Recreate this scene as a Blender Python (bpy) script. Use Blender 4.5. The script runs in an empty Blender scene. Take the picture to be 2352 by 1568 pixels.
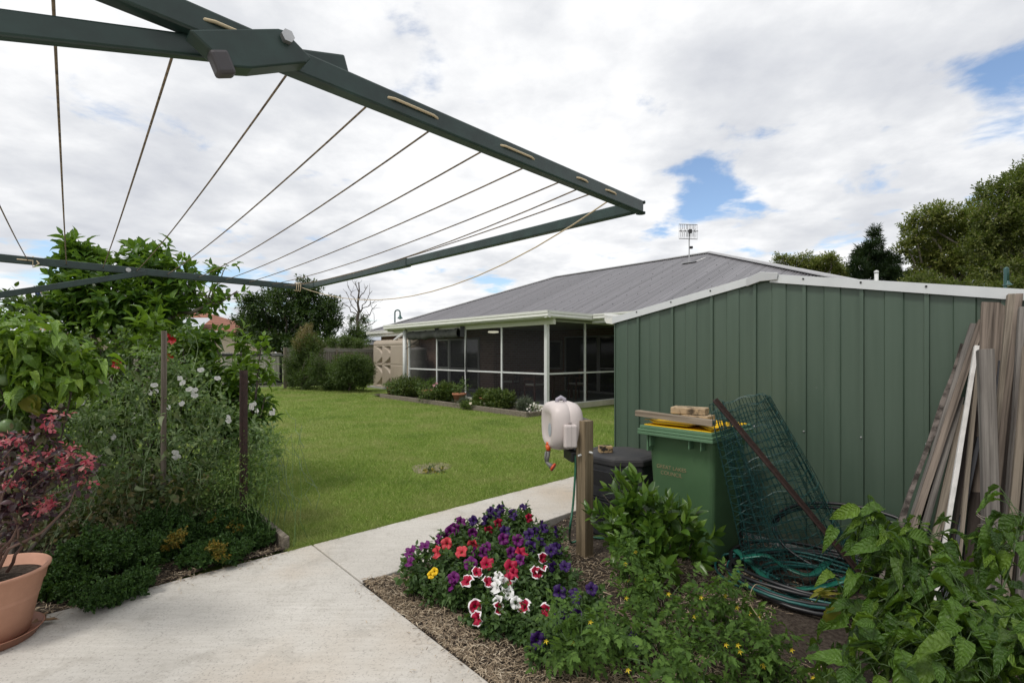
import bpy, bmesh, math, random
import numpy as np
from mathutils import Vector, Matrix
random.seed(7)
PI = math.pi
col = bpy.context.scene.collection
# ---------------------------------------------------------------- camera model used to measure the place
F = 1110.0; HC = 1.55; CX = 1176.0; HY = 815.0
TH = math.radians(42.61); SN = math.sin(TH); CS = math.cos(TH)
def W(u, v, z=0.0): return Vector((-SN*u + CS*v, CS*u + SN*v, z))
def PX(x, y, Y): return Vector(((x-CX)/F*Y, Y, HC-(y-HY)/F*Y))
def GP(x, y, z=0.0):
    Y = F*(HC-z)/(y-HY); return Vector(((x-CX)/F*Y, Y, z))
def U_of(x, v):
    r = (x-CX)/F; return (CS*v - r*SN*v)/(SN + r*CS)
def V_of(x, u):
    r = (x-CX)/F; return (SN*u + CS*r*u)/(CS - SN*r)
def UV(p): return (-SN*p.x + CS*p.y, CS*p.x + SN*p.y)
HF = Matrix.Rotation(TH, 4, 'Z')          # house frame: local x = v, local y = u
# ---------------------------------------------------------------- objects
def tag(o, label=None, cat=None, group=None, kind=None):
    if label: o['label'] = label
    if cat: o['category'] = cat
    if group: o['group'] = group
    if kind: o['kind'] = kind
    return o
def thing(name, label, cat, loc=(0, 0, 0), rz=0.0, group=None):
    o = bpy.data.objects.new(name, None); col.objects.link(o)
    o.location = loc; o.rotation_euler = (0, 0, rz); o.empty_display_size = .1
    return tag(o, label, cat, group)
class MB:
    def __init__(s, M=None):
        s.v = []; s.f = []; s.mi = []; s.M = M or Matrix.Identity(4); s.cur = 0
    def add(s, verts, faces):
        b = len(s.v)
        for p in verts: s.v.append(s.M @ Vector(p))
        for f in faces: s.f.append([b+i for i in f]); s.mi.append(s.cur)
        return s
    def box(s, c, d, R=None):
        hx, hy, hz = d[0]/2, d[1]/2, d[2]/2; c = Vector(c)
        vs = [Vector((x*hx, y*hy, z*hz)) for z in (-1, 1) for y in (-1, 1) for x in (-1, 1)]
        if R is not None: vs = [R @ q for q in vs]
        return s.add([q+c for q in vs], [(0, 2, 3, 1), (4, 5, 7, 6), (0, 1, 5, 4), (2, 6, 7, 3), (0, 4, 6, 2), (1, 3, 7, 5)])
    def bx(s, x0, x1, y0, y1, z0, z1):
        return s.box(((x0+x1)/2, (y0+y1)/2, (z0+z1)/2), (abs(x1-x0), abs(y1-y0), abs(z1-z0)))
    def bar(s, a, b, w, h, up=(0, 0, 1)):     # rectangular bar from a to b; w across, h along up
        a = Vector(a); b = Vector(b); d = (b-a); L = d.length; d.normalize()
        sd = d.cross(Vector(up))
        if sd.length < 1e-4: sd = d.cross(Vector((1, 0, 0)))
        sd.normalize(); up2 = sd.cross(d).normalized()
        R = Matrix((sd, d, up2)).transposed()
        return s.box((a+b)/2, (w, L, h), R)
    def tube(s, pts, r, n=8, cap=True, flat=1.0):
        pts = [Vector(p) for p in pts]; m = len(pts)
        rs = r if isinstance(r, (list, tuple)) else [r]*m
        t = (pts[1]-pts[0]).normalized()
        a = t.orthogonal().normalized() if abs(t.z) > .9 else t.cross(Vector((0, 0, 1))).normalized()
        vs = []
        for i in range(m):
            t2 = (pts[min(i+1, m-1)]-pts[max(i-1, 0)])
            if t2.length < 1e-9: t2 = t
            t2 = t2.normalized()
            a = (a - t2*a.dot(t2))
            if a.length < 1e-6: a = t2.orthogonal()
            a.normalize(); b = t2.cross(a)
            for k in range(n):
                q = 2*PI*k/n
                vs.append(pts[i] + a*(math.cos(q)*rs[i]) + b*(math.sin(q)*rs[i]*flat))
        fs = [(i*n+k, i*n+(k+1) % n, (i+1)*n+(k+1) % n, (i+1)*n+k) for i in range(m-1) for k in range(n)]
        if cap: fs += [tuple(range(n-1, -1, -1)), tuple((m-1)*n+k for k in range(n))]
        return s.add(vs, fs)
    def lathe(s, c, prof, n=24, R=None, caps=(True, True)):      # prof: (r, z)
        c = Vector(c); vs = []
        for r, z in prof:
            for k in range(n):
                q = Vector((r*math.cos(2*PI*k/n), r*math.sin(2*PI*k/n), z))
                vs.append((R @ q if R is not None else q)+c)
        m = len(prof)
        fs = [(i*n+k, i*n+(k+1) % n, (i+1)*n+(k+1) % n, (i+1)*n+k) for i in range(m-1) for k in range(n)]
        if caps[0]: fs.append(tuple(range(n-1, -1, -1)))
        if caps[1]: fs.append(tuple((m-1)*n+k for k in range(n)))
        return s.add(vs, fs)
    def prism(s, poly, a, b):                  # poly: list of 3D points on plane, extruded by vector b-a
        d = Vector(b)-Vector(a); n = len(poly)
        vs = [Vector(p) for p in poly]+[Vector(p)+d for p in poly]
        fs = [tuple(range(n-1, -1, -1)), tuple(range(n, 2*n))]+[(i, (i+1) % n, n+(i+1) % n, n+i) for i in range(n)]
        return s.add(vs, fs)
    def grid(s, fn, nu, nv):
        vs = [fn(i/nu, j/nv) for j in range(nv+1) for i in range(nu+1)]
        fs = [(j*(nu+1)+i, j*(nu+1)+i+1, (j+1)*(nu+1)+i+1, (j+1)*(nu+1)+i) for j in range(nv) for i in range(nu)]
        return s.add(vs, fs)
def finish(me, mat, smooth):
    for m in (mat if isinstance(mat, (list, tuple)) else [mat]): me.materials.append(m)
    if smooth: me.polygons.foreach_set('use_smooth', [True]*len(me.polygons))
def obj(name, mb, mat, parent=None, smooth=False, bevel=0.0, label=None, auto=None):
    me = bpy.data.meshes.new(name)
    vs = mb.v
    if parent is not None:
        inv = parent.matrix_basis.inverted()
        if parent.parent is not None: inv = inv @ parent.parent.matrix_basis.inverted()
        vs = [inv @ p for p in vs]
    me.from_pydata([tuple(p) for p in vs], [], mb.f)
    finish(me, mat, smooth)
    if any(mb.mi): me.polygons.foreach_set('material_index', mb.mi)
    bm = bmesh.new(); bm.from_mesh(me); bmesh.ops.recalc_face_normals(bm, faces=bm.faces); bm.to_mesh(me); bm.free()
    o = bpy.data.objects.new(name, me); col.objects.link(o)
    if parent is not None: o.parent = parent
    if bevel:
        b = o.modifiers.new('b', 'BEVEL'); b.width = bevel; b.segments = 2; b.limit_method = 'ANGLE'; b.angle_limit = .6
    if label: o['label'] = label
    return o
def struct(name, mb, mat, smooth=False, bevel=0.0, kind='structure'):
    o = obj(name, mb, mat, None, smooth, bevel); o['kind'] = kind; return o
def np_obj(name, V, T, mat, parent=None, smooth=True, mi=None):
    V = np.asarray(V, dtype=np.float64); T = np.asarray(T, dtype=np.int32)
    if parent is not None:
        inv = parent.matrix_basis.inverted()
        if parent.parent is not None: inv = inv @ parent.parent.matrix_basis.inverted()
        A = np.array(inv); V = V @ A[:3, :3].T + A[:3, 3]
    me = bpy.data.meshes.new(name)
    n = len(T); k = T.shape[1]
    me.vertices.add(len(V)); me.vertices.foreach_set('co', V.astype(np.float32).ravel())
    me.loops.add(n*k); me.loops.foreach_set('vertex_index', T.ravel())
    me.polygons.add(n); me.polygons.foreach_set('loop_start', np.arange(0, n*k, k, dtype=np.int32))
    me.update(calc_edges=True)
    finish(me, mat, smooth)
    if mi is not None: me.polygons.foreach_set('material_index', np.asarray(mi, dtype=np.int32))
    o = bpy.data.objects.new(name, me); col.objects.link(o)
    if parent is not None: o.parent = parent
    return o
def copy_tree(root, loc, rz, label, kids=None):
    r = root.copy(); col.objects.link(r); r.location = loc; r.rotation_euler = (0, 0, rz); r['label'] = label
    for ch in list(root.children):
        c = ch.copy(); col.objects.link(c); c.parent = r
        for g in list(ch.children):
            d = g.copy(); col.objects.link(d); d.parent = c
    return r
# ---------------------------------------------------------------- materials
def lin(r, g, b):
    f = lambda c: c/12.92 if c <= .04045 else ((c+.055)/1.055)**2.4
    return tuple(f(x/255.0) for x in (r, g, b))
class NT:
    def __init__(s, name):
        s.m = bpy.data.materials.new(name); s.m.use_nodes = True; s.t = s.m.node_tree
        s.b = s.t.nodes['Principled BSDF']; s.out = s.t.nodes['Material Output']
    def n(s, typ, **kw):
        x = s.t.nodes.new(typ)
        for k, v in kw.items():
            if k in x.inputs: x.inputs[k].default_value = v
            else: setattr(x, k, v)
        return x
    def l(s, a, b): s.t.links.new(a, b)
    def ramp(s, fac, stops, interp='LINEAR'):
        r = s.n('ShaderNodeValToRGB'); e = r.color_ramp.elements; r.color_ramp.interpolation = interp
        while len(e) < len(stops): e.new(.5)
        for i, (p, c) in enumerate(stops):
            e[i].position = p; e[i].color = (c[0], c[1], c[2], 1)
        if fac is not None: s.l(fac, r.inputs['Fac'])
        return r.outputs['Color']
    def coord(s, scale=(1, 1, 1), rot=(0, 0, 0), out='Object'):
        c = s.n('ShaderNodeTexCoord'); m = s.n('ShaderNodeMapping')
        m.inputs['Scale'].default_value = scale; m.inputs['Rotation'].default_value = rot
        s.l(c.outputs[out], m.inputs['Vector']); return m.outputs['Vector']
    def noise(s, vec, scale, detail=6, rough=.6, dist=0):
        n = s.n('ShaderNodeTexNoise'); n.inputs['Scale'].default_value = scale; n.inputs['Detail'].default_value = detail
        n.inputs['Roughness'].default_value = rough; n.inputs['Distortion'].default_value = dist
        s.l(vec, n.inputs['Vector']); return n.outputs['Fac']
    def mix(s, fac, a, b, mode='MIX'):
        x = s.n('ShaderNodeMix'); x.data_type = 'RGBA'; x.blend_type = mode
        if isinstance(fac, float): x.inputs[0].default_value = fac
        else: s.l(fac, x.inputs[0])
        for k, q in ((6, a), (7, b)):
            if isinstance(q, tuple): x.inputs[k].default_value = (q[0], q[1], q[2], 1)
            else: s.l(q, x.inputs[k])
        return x.outputs[2]
    def bump(s, h, strength, dist=.02):
        b = s.n('ShaderNodeBump'); b.inputs['Strength'].default_value = strength; b.inputs['Distance'].default_value = dist
        s.l(h, b.inputs['Height']); s.l(b.outputs['Normal'], s.b.inputs['Normal'])
    def set(s, **kw):
        for k, v in kw.items(): s.b.inputs[k.replace('_', ' ')].default_value = v
def M_noise(name, stops, scale=6, detail=6, rough=.6, stretch=(1, 1, 1), bump=0, bscale=None, metallic=0, spec=.5, nr=.6, dist=.01, rvar=0):
    t = NT(name); v = t.coord(stretch); f = t.noise(v, scale, detail, nr)
    t.l(t.ramp(f, stops), t.b.inputs['Base Color'])
    t.set(Roughness=rough, Metallic=metallic, Specular_IOR_Level=spec)
    if bump:
        t.bump(t.noise(v, bscale or scale*3, 4, .6), bump, dist)
    return t.m
def M_leaf(name, cols, rough=.42, transl=.22, spec=.5, vein=0, tcol=None):
    t = NT(name); g = t.n('ShaderNodeNewGeometry')
    k = len(cols)
    c = t.ramp(g.outputs['Random Per Island'], [((i+.5)/k, q) for i, q in enumerate(cols)])
    v = t.coord(); f = t.noise(v, 40 if not vein else 55, 3)
    c2 = t.mix(f, c, t.mix(.55, c, (0.01, .014, .004)))
    if vein:
        at = t.n('ShaderNodeAttribute', attribute_name='lf'); s = t.n('ShaderNodeSeparateXYZ'); t.l(at.outputs['Vector'], s.inputs[0])
        def mt(op, a, b):
            q = t.n('ShaderNodeMath', operation=op)
            for i, w in enumerate((a, b)):
                if w is None: continue
                if isinstance(w, (int, float)): q.inputs[i].default_value = w
                else: t.l(w, q.inputs[i])
            return q.outputs[0]
        ay = mt('ABSOLUTE', s.outputs[1], None); ph = mt('FRACT', mt('MULTIPLY', mt('SUBTRACT', s.outputs[0], mt('MULTIPLY', ay, .22)), 8.0), None)
        tri = mt('ABSOLUTE', mt('SUBTRACT', ph, .5), None)
        msk = mt('MAXIMUM', mt('LESS_THAN', ay, .055), mt('MULTIPLY', mt('GREATER_THAN', tri, .45), .55))
        c2 = t.mix(mt('MULTIPLY', msk, .24), c2, t.mix(.5, c, (.30, .42, .12)))
        puck = mt('SUBTRACT', 1.0, mt('MULTIPLY', mt('MULTIPLY', tri, tri), 4.0))
    t.l(c2, t.b.inputs['Base Color']); t.set(Roughness=rough, Specular_IOR_Level=spec)
    if vein: t.bump(mt('ADD', mt('MULTIPLY', t.noise(v, 42, 4, .6, .8), .9), mt('MULTIPLY', puck, .22)), vein, .016)
    tr = t.n('ShaderNodeBsdfTranslucent')
    tc = t.mix(.5, c, tcol or (.25, .42, .03)); t.l(tc, tr.inputs['Color'])
    ms = t.n('ShaderNodeMixShader'); ms.inputs[0].default_value = transl
    t.l(t.b.outputs[0], ms.inputs[1]); t.l(tr.outputs[0], ms.inputs[2]); t.l(ms.outputs[0], t.out.inputs['Surface'])
    return t.m
def M_wood(name, dark, light, rough=.8, axis='z', grain=60, streak=None):
    t = NT(name)
    st = {'z': (grain, grain, 1.2), 'y': (grain, 1.2, grain), 'x': (1.2, grain, grain)}[axis]
    oi = t.n('ShaderNodeObjectInfo'); sh = t.n('ShaderNodeVectorMath', operation='MULTIPLY_ADD'); t.l(oi.outputs['Random'], sh.inputs[0]); sh.inputs[1].default_value = (37, 53, 71); t.l(t.coord(st), sh.inputs[2])
    v = sh.outputs[0]; f = t.noise(v, 1.0, 5, .65)
    v2 = t.coord(); f2 = t.noise(t.coord({'z': (9, 9, 1.5), 'y': (9, 1.5, 9), 'x': (1.5, 9, 9)}[axis]), 1.6, 5, .7)
    c = t.ramp(f, [(.36, dark), (.62, light)])
    c = t.mix(t.ramp(f2, [(.38, (0, 0, 0)), (.75, (.8, .8, .8))]), c, t.mix(.55, c, streak or dark))
    t.l(c, t.b.inputs['Base Color']); t.set(Roughness=rough, Specular_IOR_Level=.25); t.bump(f, .5, .004)
    return t.m
# ---------------------------------------------------------------- leaves
def leaf_tpl(rows=5, prof='ovate', fold=.18, curl=.25, wave=0.0, seed=0, tooth=0.0):
    rg = random.Random(seed); V = []; T = []; A = []
    for i in range(rows+1):
        t = i/rows
        if prof == 'ovate': w = math.sin(PI*t**.75)**.85
        elif prof == 'lance': w = math.sin(PI*t**.85)
        elif prof == 'round': w = math.sin(PI*t)**.55
        elif prof == 'heart': w = math.sin(PI*min(1, (t*.93+.07))**.6)**.8
        elif prof == 'strap': w = min(1, (1-t)*2.5)*min(1, .5+t*3)
        w = max(w, .03)
        w *= 1+(tooth*(1 if i % 2 else -1) if 0 < i < rows else 0)
        z = -curl*t*t
        for y in (-1, 0, 1):
            A.append((t, y, 0)); V.append((t, y*w, z+abs(y)*fold*w*.5+(rg.uniform(-wave, wave) if y else rg.uniform(-wave, wave)*.4)))
    for i in range(rows):
        a = i*3; b = a+3
        T += [(a, a+1, b+1), (a, b+1, b), (a+1, a+2, b+2), (a+1, b+2, b+1)]
    return np.array(V), np.array(T, dtype=np.int32), np.array(A, dtype=float)
def comp_tpl(parts):            # parts: (tpl, x, y, angle, length, width)  -> one template (y already in length units: width factor 1)
    Vs = []; Ts = []; As = []; b = 0
    for (V, T, A), x, y, a, L, w, dz in parts:
        X = V[:, 0]*L; Y = V[:, 1]*w; Z = V[:, 2]*L
        c, s = math.cos(a), math.sin(a)
        Vs.append(np.stack([x+X*c-Y*s, y+X*s+Y*c, Z+dz], 1)); Ts.append(T+b); As.append(A); b += len(V)
    return np.concatenate(Vs), np.concatenate(Ts), np.concatenate(As)
def unit(a): return a/np.maximum(np.linalg.norm(a, axis=-1, keepdims=True), 1e-9)
def leaf_mesh(tpl, P, D, N, L, Wd, rng, cvar=(.2, 1.8)):
    V, T = tpl[:2]; n = len(P); k = len(V)
    D = unit(D); N = unit(N - D*np.sum(N*D, 1, keepdims=True)); S = np.cross(N, D)
    cz = rng.uniform(cvar[0], cvar[1], (n, 1))
    out = (P[:, None, :] + D[:, None, :]*(V[None, :, 0:1]*L[:, None, None]) + S[:, None, :]*(V[None, :, 1:2]*Wd[:, None, None])
           + N[:, None, :]*((V[None, :, 2]*cz*L[:, None])[:, :, None]))
    TT = T[None]+(np.arange(n)*k)[:, None, None]
    return out.reshape(-1, 3), TT.reshape(-1, 3)
def leaves(name, mat, parent, tpls, arr, rng, cvar=(.2, 1.8)):
    P, D, N, L, Wd = arr
    if not isinstance(tpls, list): tpls = [tpls]
    idx = rng.integers(0, len(tpls), len(P)); Vs = []; Ts = []; As = []; b = 0
    for i, tp in enumerate(tpls):
        q = idx == i
        if not q.any(): continue
        v, t = leaf_mesh(tp, P[q], D[q], N[q], L[q], Wd[q], rng, cvar); Vs.append(v); Ts.append(t+b); b += len(v); As.append(np.tile(tp[2], (int(q.sum()), 1)))
    o = np_obj(name, np.concatenate(Vs), np.concatenate(Ts), mat, parent)
    at = o.data.attributes.new('lf', 'FLOAT_VECTOR', 'POINT'); at.data.foreach_set('vector', np.concatenate(As).astype(np.float32).ravel()); return o
def crown(rng, blobs, n, per, twig, L, asp=.5, up=.35, shell=.45, lvar=.3, gap=0.0, spread=.9, nz=.7, gs=3.0, wts=None, cut=-9):
    B = np.array([[b[0][0], b[0][1], b[0][2], b[1], b[2], b[3]] for b in blobs], dtype=float)
    w = (B[:, 3]*B[:, 4]*B[:, 5])**.7 if wts is None else np.array(wts, float); w /= w.sum()
    k = rng.choice(len(B), n, p=w)
    d = unit(rng.normal(size=(n, 3))); rad = rng.uniform(shell, 1.0, (n, 1))**.8
    ph = rng.uniform(0, 6.28, 4)
    lump = 1+.16*np.sin(d[:, :1]*4+k[:, None]+ph[0])+.13*np.sin(d[:, 1:2]*5+d[:, 2:3]*4+ph[1])
    C = B[k, :3]+d*rad*B[k, 3:]*lump
    td = unit(d*1.0+np.array([0, 0, up])+rng.normal(size=(n, 3))*.35)
    if gap:
        g = np.sin(C[:, 0]*gs+ph[0])+np.sin(C[:, 1]*gs*1.1+ph[1])+np.sin(C[:, 2]*gs*1.3+ph[2])
        q = g > (-3+gap*3); C = C[q]; td = td[q]
    q = C[:, 2] > cut; C = C[q]; td = td[q]
    n = len(C)
    a = unit(np.cross(td, np.array([.3, .2, 1.0])+rng.normal(size=(n, 3))*.2)); b = np.cross(td, a)
    Ps = []; Ds = []; Ns = []; Ls = []
    ph0 = rng.uniform(0, 6.28, n)
    for i in range(per):
        f = i/max(1, per-1); ang = ph0+i*2.4
        r = a*np.cos(ang)[:, None]+b*np.sin(ang)[:, None]
        P = C+td*(twig*(f-.5))
        D = unit(td*(.35+.7*f)+r*spread*(1.15-.6*f)+rng.normal(size=(n, 3))*.15)
        N = np.array([0, 0, 1.0])*nz+td*.5+rng.normal(size=(n, 3))*.35
        Ps.append(P); Ds.append(D); Ns.append(N); Ls.append(L*(1-lvar*.6*f)*rng.uniform(1-lvar, 1+lvar*.5, n))
    P = np.concatenate(Ps); D = np.concatenate(Ds); N = np.concatenate(Ns); Lc = np.concatenate(Ls)
    return P, D, N, Lc, Lc*asp*.5*rng.uniform(.85, 1.15, len(Lc))
def blob(x, y, Y, rx, rz=None, ry=None):      # blob measured on the picture, given its distance: becomes a real ellipsoid in the place
    s = Y/F; rz = rz or rx
    return (tuple(PX(x, y, Y)), rx*s, ry if ry else (rx+rz)/2*s, rz*s)
def limb(mb, rng, a, b, r0, r1, n=6, wob=.06, sag=0.0):
    a = Vector(a); b = Vector(b); L = (b-a).length; pts = []; rs = []
    for i in range(n+1):
        t = i/n; p = a.lerp(b, t)
        if 0 < i < n: p = p+Vector(rng.normal(size=3))*wob*L*.5
        p.z -= sag*L*4*t*(1-t)
        pts.append(p); rs.append(r0+(r1-r0)*t)
    mb.tube(pts, rs, 7); return pts
EXPO=0.34; SUN=1.5; SKY=0.14; CLOUD=0.87
# ================================================================ scene, camera, light, sky
sc = bpy.context.scene
cam = bpy.data.cameras.new('camera'); co = bpy.data.objects.new('camera', cam); col.objects.link(co)
co.location = (0, 0, HC); co.rotation_euler = (PI/2, 0, 0)
cam.sensor_width = 36; cam.lens = 36*F/2352; cam.shift_y = 31/2352; cam.clip_start = .05; cam.clip_end = 3000
sc.camera = co
sc.cycles.diffuse_bounces = 3
sc.view_settings.view_transform = 'Standard'; sc.view_settings.look = 'None'; sc.view_settings.exposure = EXPO; sc.view_settings.gamma = 1
sd = bpy.data.lights.new('sun', 'SUN'); so = bpy.data.objects.new('sun', sd); col.objects.link(so)
sd.energy = SUN; sd.angle = math.radians(14); sd.color = (1, .95, .88)
sdir = Vector((-.42, -.35, .84)).normalized()            # towards the sun
so.rotation_euler = sdir.to_track_quat('Z', 'Y').to_euler()
wd = bpy.data.worlds.new('World'); sc.world = wd; wd.use_nodes = True
t = wd.node_tree; nd = t.nodes; lk = t.links
bg = nd['Background']; wo = nd['World Output']
sky = nd.new('ShaderNodeTexSky'); sky.sky_type = 'NISHITA'; sky.sun_disc = False
sky.sun_elevation = math.asin(sdir.z); sky.sun_rotation = math.atan2(sdir.x, sdir.y)
sky.air_density = 1.0; sky.dust_density = .6; sky.ozone_density = 1.5
hs = nd.new('ShaderNodeHueSaturation'); hs.inputs['Saturation'].default_value = 1.0; hs.inputs['Value'].default_value = 1.0
lk.new(sky.outputs[0], hs.inputs['Color']); lk.new(hs.outputs[0], bg.inputs['Color']); bg.inputs['Strength'].default_value = SKY
tc = nd.new('ShaderNodeTexCoord'); sep = nd.new('ShaderNodeSeparateXYZ'); lk.new(tc.outputs['Generated'], sep.inputs[0])
def math_(op, a, b=None, c=None):
    m = nd.new('ShaderNodeMath'); m.operation = op
    for i, q in enumerate((a, b, c)):
        if q is None: continue
        if isinstance(q, (int, float)): m.inputs[i].default_value = q
        else: lk.new(q, m.inputs[i])
    return m.outputs[0]
zz = math_('ADD', math_('MAXIMUM', sep.outputs[2], 0.0), .16)
cmb = nd.new('ShaderNodeCombineXYZ')
lk.new(math_('DIVIDE', sep.outputs[0], zz), cmb.inputs[0]); lk.new(math_('DIVIDE', sep.outputs[1], zz), cmb.inputs[1])
def wnoise(scale, detail, rough, loc, sx=1.0, dist=0.0):
    mp = nd.new('ShaderNodeMapping'); mp.inputs['Location'].default_value = loc; mp.inputs['Scale'].default_value = (sx, 1, 1)
    lk.new(cmb.outputs[0], mp.inputs['Vector'])
    n = nd.new('ShaderNodeTexNoise'); n.inputs['Scale'].default_value = scale; n.inputs['Detail'].default_value = detail
    n.inputs['Roughness'].default_value = rough; n.inputs['Distortion'].default_value = dist
    lk.new(mp.outputs[0], n.inputs['Vector']); return n.outputs['Fac']
dens = math_('ADD', math_('MULTIPLY', wnoise(1.1, 2, .5, (3.1, 1.7, 0)), .45), math_('MULTIPLY', wnoise(3.2, 9, .56, (5.3, 2.2, .4), 1.0, .25), .55))
def hole(x, y, k0, amp):             # clearings in the cloud layer, by compass direction
    d = Vector(((x-CX)/F, 1, -(y-HY)/F)).normalized()
    dp = nd.new('ShaderNodeVectorMath'); dp.operation = 'DOT_PRODUCT'; lk.new(tc.outputs['Generated'], dp.inputs[0]); dp.inputs[1].default_value = d
    mr = nd.new('ShaderNodeMapRange'); mr.interpolation_type = 'SMOOTHSTEP'
    mr.inputs['From Min'].default_value = math.cos(k0); mr.inputs['From Max'].default_value = 1.0; mr.inputs['To Max'].default_value = amp
    lk.new(dp.outputs['Value'], mr.inputs['Value']); return mr.outputs[0]
tot = math_('ADD', math_('MULTIPLY_ADD', dens, 1.7, -.35), .17)
for h in ((1690, 400, .15, .20), (1500, 210, .06, .26), (2360, 50, .14, .20), (2330, 220, .10, .16), (1000, 130, .05, .10), (1620, 440, .08, .1), (2000, 470, .08, .18),
          (70, 545, .10, .2), (260, 570, .12, .22), (620, 600, .16, .22), (480, 700, .16, .22), (1560, 505, .08, .16), (930, 20, .06, .14), (1160, 640, .06, .12), (760, 560, .07, .12), (30, 640, .12, .2), (2060, 340, .05, .1), (380, 290, .42, -.16), (1250, 420, .22, -.14), (800, 420, .2, -.10)):
    tot = math_('SUBTRACT', tot, hole(h[0], h[1], h[2], h[3]*.58))
cov = nd.new('ShaderNodeMapRange'); cov.interpolation_type = 'SMOOTHSTEP'
cov.inputs['From Min'].default_value = .40; cov.inputs['From Max'].default_value = .56; lk.new(tot, cov.inputs['Value'])
shade = math_('ADD', math_('MULTIPLY', wnoise(1.3, 4, .5, (8.2, 4.6, 0)), .65), math_('MULTIPLY', wnoise(4.2, 9, .6, (1.2, 9.6, 0)), .35))
shade = math_('SUBTRACT', shade, hole(420, 470, .42, .10)); shade = math_('SUBTRACT', shade, hole(1850, 200, .3, .05))
shade = math_('ADD', shade, hole(1150, 250, .5, .03))
cr = nd.new('ShaderNodeValToRGB'); e = cr.color_ramp.elements
e[0].position = .30; e[0].color = (.58, .60, .65, 1); e[1].position = .54; e[1].color = (.925, .93, .94, 1)
x_ = e.new(.43); x_.color = (.73, .745, .775, 1)
lk.new(shade, cr.inputs['Fac'])
bg2 = nd.new('ShaderNodeBackground'); lk.new(cr.outputs[0], bg2.inputs['Color']); bg2.inputs['Strength'].default_value = CLOUD
mx = nd.new('ShaderNodeMixShader'); lk.new(cov.outputs[0], mx.inputs[0]); lk.new(bg.outputs[0], mx.inputs[1]); lk.new(bg2.outputs[0], mx.inputs[2])
lk.new(mx.outputs[0], wo.inputs['Surface'])
# ================================================================ shared materials
def plain(name, c, rough=.5, metallic=0, spec=.5, var=.12, scale=8, bump=0, bs=None):
    a = tuple(x*(1-var) for x in c); b = tuple(min(1, x*(1+var)) for x in c)
    return M_noise(name, [(.3, a), (.7, b)], scale, 5, rough, metallic=metallic, spec=spec, bump=bump, bscale=bs, dist=.004)
m_white = plain('white_aluminium', (.62, .63, .62), .4, var=.06)
m_gutter = plain('gutter_cream', (.66, .66, .62), .4, var=.05)
m_dkgreen = plain('clothesline_green', (.016, .036, .031), .36, var=.35, scale=20, spec=.5)
m_black = plain('black_plastic', (.012, .012, .013), .5, var=.2)
m_steel = plain('zinc_steel', (.45, .45, .45), .4, metallic=.8)
m_rust = M_noise('rusty_steel', [(.3, (.022, .012, .010)), (.7, (.052, .026, .020))], 30, 6, .75, bump=.5, bscale=120)
m_timber = M_wood('grey_timber', (.10, .085, .065), (.27, .23, .18), grain=50, axis='z')
m_timber_y = M_wood('grey_timber_long', (.10, .085, .065), (.25, .215, .17), grain=50, axis='y')
m_terra = M_noise('terracotta', [(.3, (.44, .235, .16)), (.7, (.54, .30, .21))], 7, 6, .7, bump=.1, bscale=80, spec=.3)
m_bark = M_noise('bark', [(.3, (.035, .028, .02)), (.7, (.12, .10, .08))], 8, 6, .9, stretch=(1, 1, .2), bump=.6, bscale=40)
m_stem = plain('green_stem', (.045, .085, .02), .6)
m_soil = None
# ================================================================ ground
def M_ground():
    t = NT('far_ground'); v = t.coord(); f = t.noise(v, .6, 6)
    t.l(t.ramp(f, [(.3, (.06, .085, .025)), (.7, (.13, .13, .06))]), t.b.inputs['Base Color']); t.set(Roughness=.95); return t.m
g = MB(); g.add([(-900, -300, -.06), (900, -300, -.06), (900, 1500, -.06), (-900, 1500, -.06)], [(0, 1, 2, 3)])
struct('ground', g, M_ground())
def M_lawn():
    t = NT('lawn'); v = t.coord()
    f = t.noise(v, .8, 6, .65); f2 = t.noise(v, 14, 6, .7); f3 = t.noise(v, .35, 3, .5)
    c = t.ramp(f, [(.3, (.14, .215, .036)), (.55, (.19, .27, .052)), (.72, (.28, .31, .10))])
    c = t.mix(f2, c, t.mix(.6, c, (.05, .075, .018)))
    c = t.mix(t.ramp(f3, [(.5, (0, 0, 0)), (.75, (.6, .6, .6))]), c, (.22, .21, .10))
    t.l(c, t.b.inputs['Base Color']); t.set(Roughness=.95, Specular_IOR_Level=.1); t.bump(f2, .6, .02); return t.m
m_lawn = M_lawn()
UN, UF, VS = 3.0, 3.864, 1.42            # path near edge, path far edge, slab edge
g = MB(HF)
g.grid(lambda a, b: (-14+44*a, UF-.01+30*b, .035), 1, 1)
g.add([(4.9, -6, .035), (30, -6, .035), (30, UF-.01, .035), (4.9, UF-.01, .035)], [(0, 1, 2, 3)])
struct('lawn', g, m_lawn)
def M_conc():
    t = NT('concrete'); v = t.coord(); vs = t.coord((1, 14, 1), (0, 0, .12))
    f = t.noise(v, 1.3, 6, .6); f2 = t.noise(v, 90, 4, .7); f3 = t.noise(vs, 3.2, 5, .65); f4 = t.noise(v, .55, 4, .55)
    c = t.ramp(f, [(.3, (.47, .445, .405)), (.7, (.60, .575, .53))])
    c = t.mix(t.ramp(f3, [(.35, (0, 0, 0)), (.7, (.55, .55, .55))]), c, (.42, .395, .35))
    c = t.mix(t.ramp(f4, [(.46, (0, 0, 0)), (.66, (.85, .85, .85))]), c, (.45, .36, .265))
    f5 = t.noise(v, 6, 8, .7); c = t.mix(t.ramp(f5, [(.53, (0, 0, 0)), (.66, (.5, .5, .5))]), c, (.35, .325, .285))
    c = t.mix(t.ramp(f2, [(.36, (.55, .55, .55)), (.45, (0, 0, 0))]), c, (.22, .20, .18))
    t.l(c, t.b.inputs['Base Color']); t.set(Roughness=.85, Specular_IOR_Level=.25); t.bump(t.mix(.5, f2, f3), .25, .006); return t.m
m_conc = M_conc()
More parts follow.
